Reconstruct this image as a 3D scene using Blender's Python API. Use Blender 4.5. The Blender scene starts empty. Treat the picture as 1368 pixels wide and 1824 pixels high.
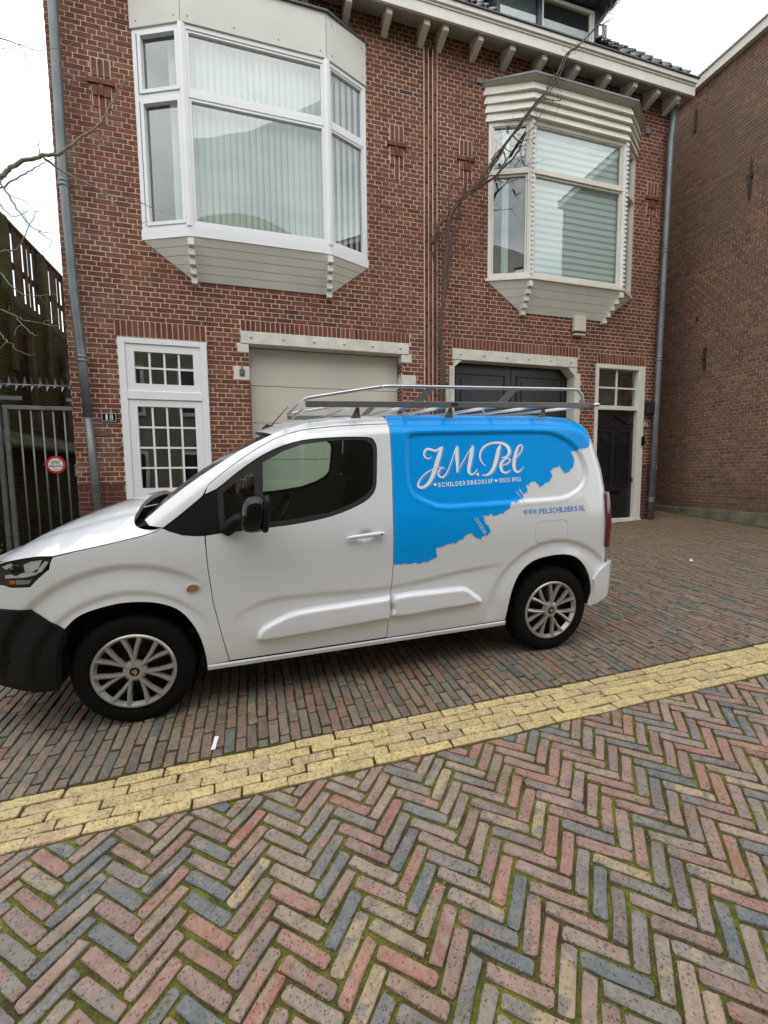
import bpy, bmesh, math, random
from math import sin, cos, pi, radians, sqrt, atan2
from mathutils import Vector, Matrix
from mathutils.geometry import delaunay_2d_cdt
random.seed(7)
S = bpy.context.scene
COL = S.collection
# ------------------------------------------------------------------ camera
F_PX = 782.3
yaw, pit, rol = .2871, -.0886, -.0108
fw = Vector((sin(yaw)*cos(pit), cos(yaw)*cos(pit), sin(pit)))
r0 = Vector((cos(yaw), -sin(yaw), 0)); u0 = r0.cross(fw)
rt = r0*cos(rol)+u0*sin(rol); up = -r0*sin(rol)+u0*cos(rol)
CAM = Vector((0, -6.63, 1.5))
cd = bpy.data.cameras.new('camera'); cam = bpy.data.objects.new('camera', cd); COL.objects.link(cam)
cam.matrix_world = Matrix(((rt.x, up.x, -fw.x, CAM.x), (rt.y, up.y, -fw.y, CAM.y), (rt.z, up.z, -fw.z, CAM.z), (0, 0, 0, 1)))
cd.sensor_fit = 'HORIZONTAL'; cd.sensor_width = 36; cd.lens = F_PX/1368*36
cd.clip_start = .05; cd.clip_end = 2000
S.camera = cam
# ------------------------------------------------------------------ sky, sun, exposure
W = bpy.data.worlds.new('World'); S.world = W; W.use_nodes = True
wn, wl = W.node_tree.nodes, W.node_tree.links
wn.clear()
sky = wn.new('ShaderNodeTexSky'); sky.sky_type = 'NISHITA'; sky.sun_disc = False
SUN_EL, SUN_AZ = radians(62), radians(200)
sky.sun_elevation = SUN_EL; sky.sun_rotation = SUN_AZ; sky.dust_density = 2.5; sky.air_density = 1.2
tc = wn.new('ShaderNodeTexCoord'); mp = wn.new('ShaderNodeMapping'); mp.inputs['Scale'].default_value = (1, 1, 2.2)
nz = wn.new('ShaderNodeTexNoise'); nz.inputs['Scale'].default_value = 2.1; nz.inputs['Detail'].default_value = 6
nz.inputs['Roughness'].default_value = .55
rp = wn.new('ShaderNodeValToRGB'); rp.color_ramp.elements[0].position = .28; rp.color_ramp.elements[1].position = .60
rp.color_ramp.elements[0].color = (3.9, 4.25, 4.8, 1); rp.color_ramp.elements[1].color = (13.0, 13.0, 12.9, 1)
mx = wn.new('ShaderNodeMixRGB'); mx.inputs[0].default_value = .9
bg = wn.new('ShaderNodeBackground'); bg.inputs['Strength'].default_value = .10
wo = wn.new('ShaderNodeOutputWorld')
wl.new(tc.outputs['Generated'], mp.inputs[0]); wl.new(mp.outputs[0], nz.inputs['Vector']); wl.new(nz.outputs['Fac'], rp.inputs[0])
wl.new(sky.outputs[0], mx.inputs[1]); wl.new(rp.outputs[0], mx.inputs[2]); wl.new(mx.outputs[0], bg.inputs[0]); wl.new(bg.outputs[0], wo.inputs[0])
sd = bpy.data.lights.new('sun', 'SUN'); so = bpy.data.objects.new('sun', sd); COL.objects.link(so)
sd.energy = .55; sd.angle = radians(60); sd.color = (1, .97, .93)
# sun_rotation 200 deg: sun stands behind the camera, a little to its left
sdir = Vector((sin(SUN_AZ)*cos(SUN_EL), cos(SUN_AZ)*cos(SUN_EL), sin(SUN_EL)))
so.rotation_euler = sdir.to_track_quat('Z', 'Y').to_euler()
vsn = S.view_settings
vsn.view_transform = 'Standard'; vsn.look = 'None'; vsn.gamma = 1; vsn.use_curve_mapping = False; vsn.exposure = .90
# ------------------------------------------------------------------ materials
def nm(name):
    m = bpy.data.materials.new(name); m.use_nodes = True
    n, l = m.node_tree.nodes, m.node_tree.links
    return m, n, l, n['Principled BSDF']
def rampn(n, stops, interp='LINEAR'):
    r = n.new('ShaderNodeValToRGB'); cr = r.color_ramp; cr.interpolation = interp
    while len(cr.elements) < len(stops): cr.elements.new(.5)
    for e, (p, c) in zip(cr.elements, stops): e.position = p; e.color = (c[0], c[1], c[2], 1)
    return r
def noise(n, l, scale, detail=4, rough=.55, obj=True, vec=None):
    t = n.new('ShaderNodeTexNoise'); t.inputs['Scale'].default_value = scale; t.inputs['Detail'].default_value = detail; t.inputs['Roughness'].default_value = rough
    if vec is None:
        g = n.new('ShaderNodeNewGeometry'); vec = g.outputs['Position']
    l.new(vec, t.inputs['Vector'])
    return t
def mixc(n, l, fac, a, b, mode='MIX'):
    m = n.new('ShaderNodeMixRGB'); m.blend_type = mode
    for s, v in ((0, fac), (1, a), (2, b)):
        if hasattr(v, 'node'): l.new(v, m.inputs[s])
        elif s == 0: m.inputs[0].default_value = v
        else: m.inputs[s].default_value = (v[0], v[1], v[2], 1)
    return m.outputs[0]
def mathn(n, l, op, a, b=0.):
    m = n.new('ShaderNodeMath'); m.operation = op
    for s, v in ((0, a), (1, b)):
        if hasattr(v, 'node'): l.new(v, m.inputs[s])
        else: m.inputs[s].default_value = v
    return m.outputs[0]
def bump(n, l, h, b, strength=.3, dist=.004):
    k = n.new('ShaderNodeBump'); k.inputs['Strength'].default_value = strength; k.inputs['Distance'].default_value = dist
    l.new(h, k.inputs['Height']); l.new(k.outputs[0], b.inputs['Normal'])
def tone(n, l):
    oi = n.new('ShaderNodeObjectInfo'); at = n.new('ShaderNodeAttribute'); at.attribute_name = 'tone'
    s = mathn(n, l, 'ADD', oi.outputs['Random'], at.outputs['Fac']); return mathn(n, l, 'FRACT', s)
def simple(name, col, rough=.6, metal=0, var=.12, nscale=6, bumpd=0, coat=0, spec=.5, bscale=40):
    m, n, l, b = nm(name)
    b.inputs['Roughness'].default_value = rough; b.inputs['Metallic'].default_value = metal
    b.inputs['Specular IOR Level'].default_value = spec
    if coat: b.inputs['Coat Weight'].default_value = coat; b.inputs['Coat Roughness'].default_value = .04
    t = noise(n, l, nscale, 5)
    r = rampn(n, [(.3, [c*(1-var) for c in col]), (.7, [min(1, c*(1+var)) for c in col])])
    l.new(t.outputs['Fac'], r.inputs[0]); l.new(r.outputs[0], b.inputs['Base Color'])
    if bumpd:
        t2 = noise(n, l, bscale, 6); bump(n, l, t2.outputs['Fac'], b, .5, bumpd)
    return m
def brick_mat(name, stops, stain=None, pits=0., rough=.85, bumpd=.002, nscale=9):
    m, n, l, b = nm(name); b.inputs['Roughness'].default_value = rough; b.inputs['Specular IOR Level'].default_value = .25
    tn = tone(n, l); r = rampn(n, stops); l.new(tn, r.inputs[0]); col = r.outputs[0]
    if pits:
        t0 = noise(n, l, 16, 3, .5); r0m = rampn(n, [(.50, (0, 0, 0)), (.60, (.75, .75, .75))]); l.new(t0.outputs['Fac'], r0m.inputs[0])
        rb2 = rampn(n, stops); l.new(mathn(n, l, 'FRACT', mathn(n, l, 'ADD', tn, .37)), rb2.inputs[0]); col = mixc(n, l, r0m.outputs[0], col, rb2.outputs[0])
    t = noise(n, l, 70, 6, .65)
    r2 = rampn(n, [(.25, (.72, .72, .72)), (.75, (1.25, 1.25, 1.25))]); l.new(t.outputs['Fac'], r2.inputs[0])
    col = mixc(n, l, 1., col, r2.outputs[0], 'MULTIPLY')
    t3 = noise(n, l, nscale, 4, .6)
    r3 = rampn(n, [(.3, (.85, .85, .85)), (.7, (1.12, 1.12, 1.12))]); l.new(t3.outputs['Fac'], r3.inputs[0])
    col = mixc(n, l, 1., col, r3.outputs[0], 'MULTIPLY')
    if stain: col = stain(n, l, col)
    if pits and 'yellow' not in name:
        tm1 = noise(n, l, 6, 4, .6); tm2 = noise(n, l, 120, 4, .7); rm = rampn(n, [(.56, (0, 0, 0)), (.68, (.8, .8, .8))]); l.new(tm1.outputs['Fac'], rm.inputs[0])
        rm2 = rampn(n, [(.45, (0, 0, 0)), (.58, (1, 1, 1))]); l.new(tm2.outputs['Fac'], rm2.inputs[0])
        col = mixc(n, l, mathn(n, l, 'MULTIPLY', rm.outputs[0], rm2.outputs[0]), col, (.105, .12, .03))
    if 'yellow' in name:
        ty = noise(n, l, 45, 5, .7); ry = rampn(n, [(.52, (0, 0, 0)), (.66, (.65, .65, .65))]); l.new(ty.outputs['Fac'], ry.inputs[0]); col = mixc(n, l, ry.outputs[0], col, (.24, .17, .07))
    if pits:
        v = n.new('ShaderNodeTexVoronoi'); v.inputs['Scale'].default_value = pits; v.inputs['Randomness'].default_value = 1
        g = n.new('ShaderNodeNewGeometry'); tw = noise(n, l, pits*.9, 3, .6)
        va = n.new('ShaderNodeVectorMath'); va.operation = 'MULTIPLY_ADD'; l.new(tw.outputs['Color'], va.inputs[0]); va.inputs[1].default_value = (.012, .012, .012); l.new(g.outputs['Position'], va.inputs[2])
        l.new(va.outputs[0], v.inputs['Vector'])
        sz = n.new('ShaderNodeSeparateColor'); l.new(v.outputs['Color'], sz.inputs[0])
        thr = mathn(n, l, 'MULTIPLY', sz.outputs[0], .42)
        d = mathn(n, l, 'SUBTRACT', v.outputs['Distance'], thr)
        rr = rampn(n, [(.0, (1, 1, 1)), (.07, (0, 0, 0))]); l.new(d, rr.inputs[0])
        keep = mathn(n, l, 'GREATER_THAN', sz.outputs[1], mathn(n, l, 'ADD', .05, mathn(n, l, 'MULTIPLY', mathn(n, l, 'FRACT', mathn(n, l, 'MULTIPLY', tn, 7.3)), .55)))
        f = mathn(n, l, 'MULTIPLY', rr.outputs[0], keep); f = mathn(n, l, 'MULTIPLY', f, .62)
        col = mixc(n, l, f, col, (.045, .026, .024))
        h = mathn(n, l, 'SUBTRACT', t.outputs['Fac'], f); bump(n, l, h, b, .55, bumpd)
    else: bump(n, l, t.outputs['Fac'], b, .5, bumpd)
    l.new(col, b.inputs['Base Color'])
    return m
def stain_facade(n, l, col):
    g = n.new('ShaderNodeNewGeometry'); sx = n.new('ShaderNodeSeparateXYZ'); l.new(g.outputs['Position'], sx.inputs[0])
    mr = n.new('ShaderNodeMapRange'); mr.inputs[1].default_value = -1.35; mr.inputs[2].default_value = -2.1; mr.inputs[3].default_value = 0; mr.inputs[4].default_value = 1; l.new(sx.outputs[0], mr.inputs[0])
    t = noise(n, l, 2.3, 5, .6); r = rampn(n, [(.46, (0, 0, 0)), (.64, (1, 1, 1))]); l.new(t.outputs['Fac'], r.inputs[0])
    f = mathn(n, l, 'MULTIPLY', mr.outputs[0], r.outputs[0]); f = mathn(n, l, 'MULTIPLY', f, .5)
    col = mixc(n, l, f, col, (.30, .235, .20))
    t2 = noise(n, l, 1.1, 3, .5); r2 = rampn(n, [(.55, (0, 0, 0)), (.75, (.22, .22, .22))]); l.new(t2.outputs['Fac'], r2.inputs[0])
    col = mixc(n, l, r2.outputs[0], col, (.10, .07, .055))
    vm = n.new('ShaderNodeVectorMath'); vm.operation = 'MULTIPLY'; l.new(g.outputs['Position'], vm.inputs[0]); vm.inputs[1].default_value = (2.6, 1, .28)
    t4 = noise(n, l, 1.6, 5, .6, vec=vm.outputs[0]); r4 = rampn(n, [(.38, (.74, .73, .72)), (.52, (1, 1, 1)), (.70, (1.14, 1.12, 1.08))]); l.new(t4.outputs['Fac'], r4.inputs[0])
    return mixc(n, l, .85, col, r4.outputs[0], 'MULTIPLY')
FB = [(0, (.140, .047, .030)), (.2, (.185, .063, .040)), (.45, (.160, .056, .037)), (.62, (.215, .078, .046)), (.78, (.125, .049, .037)), (.9, (.260, .100, .052)), (1, (.090, .044, .038))]
M = {}
M['brick'] = brick_mat('facade_brick', FB, stain_facade)
M['brick_p'] = brick_mat('plinth_brick', [(0, (.105, .040, .036)), (.5, (.135, .048, .042)), (1, (.085, .036, .034))])
def stain_side(n, l, col):
    g = n.new('ShaderNodeNewGeometry'); sx = n.new('ShaderNodeSeparateXYZ'); l.new(g.outputs['Position'], sx.inputs[0])
    mr = n.new('ShaderNodeMapRange'); mr.inputs[1].default_value = 3.8; mr.inputs[2].default_value = 6.5; l.new(sx.outputs[2], mr.inputs[0])
    t = noise(n, l, .9, 5, .6); r = rampn(n, [(.4, (0, 0, 0)), (.66, (.75, .75, .75))]); l.new(t.outputs['Fac'], r.inputs[0])
    f = mathn(n, l, 'MULTIPLY', r.outputs[0], mathn(n, l, 'ADD', mathn(n, l, 'MULTIPLY', mr.outputs[0], .7), .3))
    col = mixc(n, l, f, col, (.15, .115, .082))
    mg = n.new('ShaderNodeMapRange'); mg.inputs[1].default_value = 1.5; mg.inputs[2].default_value = .6; l.new(sx.outputs[2], mg.inputs[0])
    f2 = mathn(n, l, 'MULTIPLY', mg.outputs[0], mathn(n, l, 'MULTIPLY', t.outputs['Fac'], .9))
    return mixc(n, l, f2, col, (.085, .08, .045))
M['brick_side'] = brick_mat('old_side_brick', [(0, (.155, .085, .062)), (.3, (.205, .110, .076)), (.6, (.175, .096, .068)), (.85, (.27, .145, .098)), (1, (.100, .070, .058))], stain_side)
def stain_moss(n, l, col):
    t = noise(n, l, 1.6, 5, .6); r = rampn(n, [(.42, (0, 0, 0)), (.62, (.85, .85, .85))]); l.new(t.outputs['Fac'], r.inputs[0])
    return mixc(n, l, r.outputs[0], col, (.07, .085, .018))
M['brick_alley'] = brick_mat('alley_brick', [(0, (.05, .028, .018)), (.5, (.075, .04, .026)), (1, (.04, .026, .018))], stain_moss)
M['brick_opp'] = brick_mat('opposite_brick', [(0, (.22, .19, .14)), (1, (.27, .235, .175))])
def stain_facade2(n, l, col):
    t = noise(n, l, .9, 5, .6); r = rampn(n, [(.35, (.62, .60, .56)), (.55, (1, 1, 1))]); l.new(t.outputs['Fac'], r.inputs[0])
    return mixc(n, l, .8, col, r.outputs[0], 'MULTIPLY')
def mortar(name, c, stn=None):
    m, n, l, b = nm(name); b.inputs['Roughness'].default_value = .95; b.inputs['Specular IOR Level'].default_value = .1
    t = noise(n, l, 35, 6, .6); r = rampn(n, [(.3, [x*.8 for x in c]), (.7, [x*1.12 for x in c])]); l.new(t.outputs['Fac'], r.inputs[0])
    col = r.outputs[0]
    if stn: col = stn(n, l, col)
    l.new(col, b.inputs['Base Color']); bump(n, l, t.outputs['Fac'], b, .4, .003)
    return m
M['mortar'] = mortar('pale_mortar', (.66, .565, .465), stain_facade2)
M['mortar_side'] = mortar('grey_mortar', (.50, .41, .33), stain_side)
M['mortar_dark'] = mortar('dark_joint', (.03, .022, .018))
M['white'] = simple('white_paint', (.74, .74, .73), .35, var=.04, nscale=3)
M['upvc'] = simple('white_frame', (.76, .77, .79), .3, var=.03, nscale=2, spec=.5)
M['cream'] = simple('cream_paint', (.60, .58, .50), .5, var=.07, nscale=4, bumpd=.001, bscale=25)
M['cream2'] = simple('cream_cornice', (.66, .64, .57), .45, var=.06, nscale=5)
M['board'] = simple('greyish_board', (.70, .69, .63), .5, var=.06, nscale=3)
M['panel'] = simple('pale_cladding_board', (.60, .60, .555), .6, var=.07, nscale=1.6)
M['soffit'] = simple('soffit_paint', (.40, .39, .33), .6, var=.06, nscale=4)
M['stone'] = simple('painted_stone', (.62, .60, .54), .7, var=.16, nscale=5, bumpd=.0015)
M['garage'] = simple('garage_panel', (.56, .535, .46), .5, var=.07, nscale=1.3, bumpd=.0015, bscale=60)
M['black'] = simple('black_gloss_paint', (.012, .012, .013), .32, var=.2, spec=.5)
M['blackm'] = simple('black_matt', (.014, .014, .015), .6, var=.2)
M['plastic'] = simple('black_grained_plastic', (.006, .006, .006), .6, spec=.22, var=.15, nscale=8, bumpd=.0006, bscale=400)
M['rubber'] = simple('tyre_rubber', (.005, .005, .005), .8, spec=.15, var=.25, nscale=12)
M['pianoblack'] = simple('gloss_black', (.005, .005, .006), .12, var=.1, spec=.35)
M['zinc'] = simple('zinc_pipe', (.16, .18, .19), .45, metal=.35, var=.18, nscale=5)
M['galv'] = simple('galvanised_steel', (.17, .185, .185), .5, metal=.5, var=.22, nscale=9)
M['alu'] = simple('brushed_aluminium', (.50, .51, .52), .32, metal=.85, var=.06)
M['alugrey'] = simple('grey_rack_profile', (.20, .205, .21), .42, metal=.6, var=.06)
M['hubcap'] = simple('silver_hubcap', (.36, .352, .335), .3, metal=.5, var=.05)
M['steel_dark'] = simple('dark_wheel_steel', (.012, .012, .012), .5, metal=.3)
M['vanwhite'] = simple('white_car_paint', (.70, .722, .755), .3, var=.012, nscale=1.3, coat=1.0)
M['vinyl'] = simple('blue_vinyl', (.0, .315, .84), .3, var=.02, nscale=2, coat=.22, spec=.1)
M['vinylw'] = simple('white_vinyl', (.84, .86, .92), .3, var=.01)
M['vinyll'] = simple('pale_blue_vinyl', (.16, .36, .80), .3, var=.01)
M['vinylb'] = simple('blue_letter_vinyl', (.05, .25, .62), .3, var=.01)
M['red'] = simple('sign_red', (.50, .022, .015), .35, var=.05)
M['signw'] = simple('sign_white', (.74, .74, .72), .35, var=.03)
M['leather'] = simple('dark_seat_fabric', (.02, .021, .024), .8, var=.2)
M['wood'] = simple('mossy_dark_wood', (.075, .050, .032), .9, var=.5, nscale=7, bumpd=.003)
M['woodg'] = simple('green_algae_wood', (.055, .060, .022), .9, var=.5, nscale=5, bumpd=.003)
M['bark'] = simple('bare_bark', (.10, .07, .052), .9, var=.35, nscale=30)
M['barkl'] = simple('pale_lichen_bark', (.21, .185, .13), .9, var=.3, nscale=30)
M['concrete'] = simple('mossy_concrete', (.17, .155, .115), .9, var=.3, nscale=5, bumpd=.002)
M['rust'] = simple('rusty_iron', (.045, .028, .022), .8, var=.35, nscale=20)
M['ivory'] = simple('ivory_alarm_housing', (.60, .59, .47), .4, var=.03)
M['slate'] = simple('dark_roof_lead', (.055, .058, .065), .5, var=.2, nscale=7)
M['lead'] = simple('grey_lead', (.17, .18, .19), .55, var=.2, nscale=9)
M['tile'] = simple('wet_roof_tile', (.10, .10, .105), .18, var=.35, nscale=14)
M['dormerpaint'] = simple('dark_blue_dormer_paint', (.028, .036, .055), .35, var=.1)
M['curtain'] = simple('pale_blind', (.50, .51, .485), .8, var=.04, nscale=3)
M['curtain2'] = simple('white_net_curtain', (.50, .53, .54), .8, var=.05)
M['roomwall'] = simple('room_wall', (.18, .18, .17), .9)
M['room'] = simple('dark_room', (.02, .02, .021), .9)
M['orange'] = simple('orange_lens', (.60, .11, .03), .2, coat=.6)
M['tail'] = simple('red_tail_lens', (.11, .004, .006), .15, var=.25, nscale=22, coat=1)
M['chrome'] = simple('chrome', (.75, .76, .77), .12, metal=1, var=.03)
M['leaf'] = simple('green_leaf', (.055, .13, .02), .6, var=.4, nscale=30)
M['litter'] = simple('dry_leaf_litter', (.20, .13, .055), .9, var=.5, nscale=60)
M['paper'] = simple('white_paper', (.80, .80, .78), .7, var=.04)
def glass(name, tint=(.85, .93, .90), rough=.0, boost=0.0, dark=1.0):
    m, n, l, b = nm(name); n.remove(b)
    out = n['Material Output']
    tr = n.new('ShaderNodeBsdfTransparent'); tr.inputs[0].default_value = (*[c*dark for c in tint], 1)
    gl = n.new('ShaderNodeBsdfGlossy'); gl.inputs['Roughness'].default_value = rough; gl.inputs[0].default_value = (1, 1, 1, 1)
    fr = n.new('ShaderNodeLayerWeight'); fr.inputs['Blend'].default_value = .5
    t = noise(n, l, 1.2, 2); bp = n.new('ShaderNodeBump'); bp.inputs['Strength'].default_value = .05; bp.inputs['Distance'].default_value = .02
    l.new(t.outputs['Fac'], bp.inputs['Height']); l.new(bp.outputs[0], gl.inputs['Normal'])
    f = mathn(n, l, 'ADD', mathn(n, l, 'MULTIPLY', mathn(n, l, 'POWER', fr.outputs['Facing'], 4.), .8), .05+boost)
    ms = n.new('ShaderNodeMixShader'); l.new(f, ms.inputs[0]); l.new(tr.outputs[0], ms.inputs[1]); l.new(gl.outputs[0], ms.inputs[2]); l.new(ms.outputs[0], out.inputs[0])
    return m
M['glass'] = glass('window_glass', (.92, .97, .95), boost=.065)
M['carglass'] = glass('tinted_car_glass', (.66, .78, .72), boost=-.01)
M['clear'] = glass('clear_lamp_glass', (.95, .97, .97), boost=-.01)
M['reflector'] = simple('bright_reflector', (.62, .63, .64), .35, metal=.3, var=.12, nscale=30)
# paving
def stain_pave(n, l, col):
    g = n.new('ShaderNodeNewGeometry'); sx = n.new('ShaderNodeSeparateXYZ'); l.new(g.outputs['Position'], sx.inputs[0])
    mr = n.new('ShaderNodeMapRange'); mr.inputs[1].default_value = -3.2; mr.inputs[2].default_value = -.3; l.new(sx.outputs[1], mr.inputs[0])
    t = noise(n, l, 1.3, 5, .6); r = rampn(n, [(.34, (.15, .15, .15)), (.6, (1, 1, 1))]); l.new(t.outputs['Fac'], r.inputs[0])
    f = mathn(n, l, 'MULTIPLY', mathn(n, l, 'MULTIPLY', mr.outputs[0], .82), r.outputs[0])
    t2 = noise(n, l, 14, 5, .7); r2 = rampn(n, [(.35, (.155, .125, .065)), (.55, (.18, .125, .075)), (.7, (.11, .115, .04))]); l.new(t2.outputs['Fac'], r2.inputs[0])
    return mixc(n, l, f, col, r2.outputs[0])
PV = [(0, (.235, .160, .148)), (.12, (.290, .205, .185)), (.24, (.285, .140, .125)), (.33, (.125, .148, .170)), (.43, (.275, .215, .195)), (.52, (.115, .140, .165)), (.60, (.310, .235, .205)), (.70, (.220, .195, .195)), (.79, (.315, .170, .145)), (.87, (.150, .165, .180)), (.95, (.360, .275, .195)), (1, (.19, .19, .195))]
M['pave'] = brick_mat('clinker_paving', [(p, (c[0]*1.10, c[1]*1.08, c[2]*.96)) for p, c in PV], None, pits=108, rough=.62, bumpd=.0035, nscale=14)
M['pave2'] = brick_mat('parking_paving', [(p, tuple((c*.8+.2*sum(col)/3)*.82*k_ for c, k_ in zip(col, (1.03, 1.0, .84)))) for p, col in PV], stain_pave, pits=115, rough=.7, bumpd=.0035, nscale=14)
M['yellow'] = brick_mat('yellow_clinker', [(0, (.47, .37, .19)), (.3, (.55, .44, .22)), (.6, (.50, .41, .235)), (.85, (.60, .47, .21)), (.93, (.47, .33, .22)), (1, (.42, .34, .20))], None, pits=88, rough=.7, bumpd=.003, nscale=12)
def joint(name, a, b2, c3):
    m, n, l, b = nm(name); b.inputs['Roughness'].default_value = 1; b.inputs['Specular IOR Level'].default_value = .1
    t = noise(n, l, 7, 5, .65); r = rampn(n, [(.36, a), (.5, b2), (.66, c3)]); l.new(t.outputs['Fac'], r.inputs[0])
    t2 = noise(n, l, 160, 5, .7); r2 = rampn(n, [(.3, (.5, .5, .5)), (.7, (1.5, 1.5, 1.5))]); l.new(t2.outputs['Fac'], r2.inputs[0])
    l.new(mixc(n, l, 1., r.outputs[0], r2.outputs[0], 'MULTIPLY'), b.inputs['Base Color']); bump(n, l, t2.outputs['Fac'], b, .9, .006)
    return m
M['moss'] = joint('mossy_joint', (.070, .056, .030), (.11, .115, .028), (.19, .20, .038))
M['sand'] = joint('dirty_sand_joint', (.05, .042, .024), (.07, .065, .024), (.085, .095, .026))
M['earth'] = joint('ground_soil', (.06, .05, .03), (.08, .07, .035), (.07, .08, .03))
# ------------------------------------------------------------------ geometry helpers
class MB:
    def __init__(s): s.v = []; s.f = []; s.t = []; s.ct = 0.
    def add(s, vs, fs):
        o = len(s.v); s.v += [tuple(v) for v in vs]; s.f += [tuple(i+o for i in f) for f in fs]; s.t += [s.ct]*len(fs)
    def box(s, x0, x1, y0, y1, z0, z1):
        s.add([(x0, y0, z0), (x1, y0, z0), (x1, y1, z0), (x0, y1, z0), (x0, y0, z1), (x1, y0, z1), (x1, y1, z1), (x0, y1, z1)],
              [(0, 3, 2, 1), (4, 5, 6, 7), (0, 1, 5, 4), (1, 2, 6, 5), (2, 3, 7, 6), (3, 0, 4, 7)])
        return s
    def prism(s, poly, d, ax='y', a=None):
        # poly in 2D; extruded along axis from a to a+d  (ax y: poly=(x,z); ax x: poly=(y,z); ax z: poly=(x,y))
        n = len(poly); a = a or 0.
        def P(p, t): return {'y': (p[0], t, p[1]), 'x': (t, p[0], p[1]), 'z': (p[0], p[1], t)}[ax]
        s.add([P(p, a) for p in poly]+[P(p, a+d) for p in poly],
              [tuple(range(n))[::-1], tuple(range(n, 2*n))]+[(i, (i+1) % n, n+(i+1) % n, n+i) for i in range(n)])
        return s
    def tube(s, pts, r, n=8, cap=True):
        pts = [Vector(p) for p in pts]; rs = r if hasattr(r, '__len__') else [r]*len(pts)
        o = len(s.v); up_ = None; vs = []
        for i, p in enumerate(pts):
            d = (pts[min(i+1, len(pts)-1)]-pts[max(i-1, 0)]).normalized()
            if up_ is None: up_ = Vector((0, 0, 1)) if abs(d.z) < .9 else Vector((1, 0, 0))
            a = d.cross(up_).normalized(); b = a.cross(d); up_ = b
            for k in range(n): t = 2*pi*k/n; vs.append(p+(a*cos(t)+b*sin(t))*rs[i])
        fs = [(i*n+k, i*n+(k+1) % n, (i+1)*n+(k+1) % n, (i+1)*n+k) for i in range(len(pts)-1) for k in range(n)]
        if cap: fs += [tuple(range(n))[::-1], tuple(range((len(pts)-1)*n, len(pts)*n))]
        s.add(vs, fs); return s
    def lathe(s, prof, n=32, c=(0, 0, 0), ax='y'):
        # prof: (r, t) along axis
        vs = []
        for r, t in prof:
            for k in range(n):
                a = 2*pi*k/n
                p = (r*cos(a), t, r*sin(a)) if ax == 'y' else ((r*cos(a), r*sin(a), t) if ax == 'z' else (t, r*cos(a), r*sin(a)))
                vs.append((p[0]+c[0], p[1]+c[1], p[2]+c[2]))
        m = len(prof)
        s.add(vs, [(i*n+k, i*n+(k+1) % n, (i+1)*n+(k+1) % n, (i+1)*n+k) for i in range(m-1) for k in range(n)])
        return s
    def mesh(s, name, smooth=False):
        me = bpy.data.meshes.new(name); me.from_pydata(s.v, [], s.f)
        if any(s.t):
            a = me.attributes.new('tone', 'FLOAT', 'FACE'); a.data.foreach_set('value', s.t)
        if smooth: me.polygons.foreach_set('use_smooth', [True]*len(me.polygons))
        me.update(); return me
    def build(s, name, mat, parent=None, smooth=False, **k):
        me = s.mesh(name, smooth); me.materials.append(M[mat] if isinstance(mat, str) else mat)
        return link(name, me, parent, **k)
def link(name, me, parent=None, label=None, cat=None, group=None, kind=None, loc=None, fixn=True):
    o = bpy.data.objects.new(name, me); COL.objects.link(o)
    if me and fixn and me.users == 1:
        bm = bmesh.new(); bm.from_mesh(me); bmesh.ops.recalc_face_normals(bm, faces=bm.faces); bm.to_mesh(me); bm.free()
    if parent: o.parent = parent
    if loc: o.location = loc
    if label: o['label'] = label
    if cat: o['category'] = cat
    if group: o['group'] = group
    if kind: o['kind'] = kind
    return o
def thing(name, label, cat, loc=(0, 0, 0), group=None, kind=None):
    return link(name, None, None, label, cat, group, kind, loc)
def B(name, mat, parent, *boxes, bev=0., **k):
    m = MB()
    for b in boxes: m.box(*b)
    o = m.build(name, mat, parent, **k)
    if bev:
        md = o.modifiers.new('bevel', 'BEVEL'); md.width = bev; md.segments = 2; md.limit_method = 'ANGLE'
    return o
def bez(pts, sub=4):
    out = []; P = [Vector(p) for p in pts]; n = len(P)
    for i in range(n-1):
        a, b, c, d = P[max(i-1, 0)], P[i], P[i+1], P[min(i+2, n-1)]
        for k in range(sub):
            t = k/sub; out.append(.5*((2*b)+(c-a)*t+(2*a-5*b+4*c-d)*t*t+(3*b-a-3*c+d)*t**3))
    out.append(P[-1]); return out
def px_area(x, y, z, w, h):  # rough size in the photograph, to choose which pieces are built singly
    d = Vector((x, y, z))-CAM; zz = d.dot(fw)
    if zz < .2: return 0
    u = 684+F_PX*d.dot(rt)/zz; v = 912-F_PX*d.dot(up)/zz
    if not (0 < u < 1368 and 0 < v < 1824): return 0
    return F_PX*F_PX*w*h/zz/zz
def G(x, y): return .3505+.030*x+.0675*y
def text_mesh(txt, bold=0., size=1.):
    c = bpy.data.curves.new('t', 'FONT'); c.body = txt; c.size = size; c.offset = bold; c.resolution_u = 3
    o = bpy.data.objects.new('t', c); COL.objects.link(o); dg = bpy.context.evaluated_depsgraph_get()
    me = bpy.data.meshes.new_from_object(o.evaluated_get(dg))
    vs = [v.co.copy() for v in me.vertices]; fs = [tuple(p.vertices) for p in me.polygons]
    bpy.data.objects.remove(o); bpy.data.curves.remove(c); bpy.data.meshes.remove(me)
    x0 = min(v.x for v in vs); x1 = max(v.x for v in vs); y0 = min(v.y for v in vs); y1 = max(v.y for v in vs)
    return [((v.x-x0)/(x1-x0), (v.y-y0)/(y1-y0)) for v in vs], fs
def text_on(m, txt, f, bold=0.):
    vs, fs = text_mesh(txt, bold); m.add([f(*v) for v in vs], fs)

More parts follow.
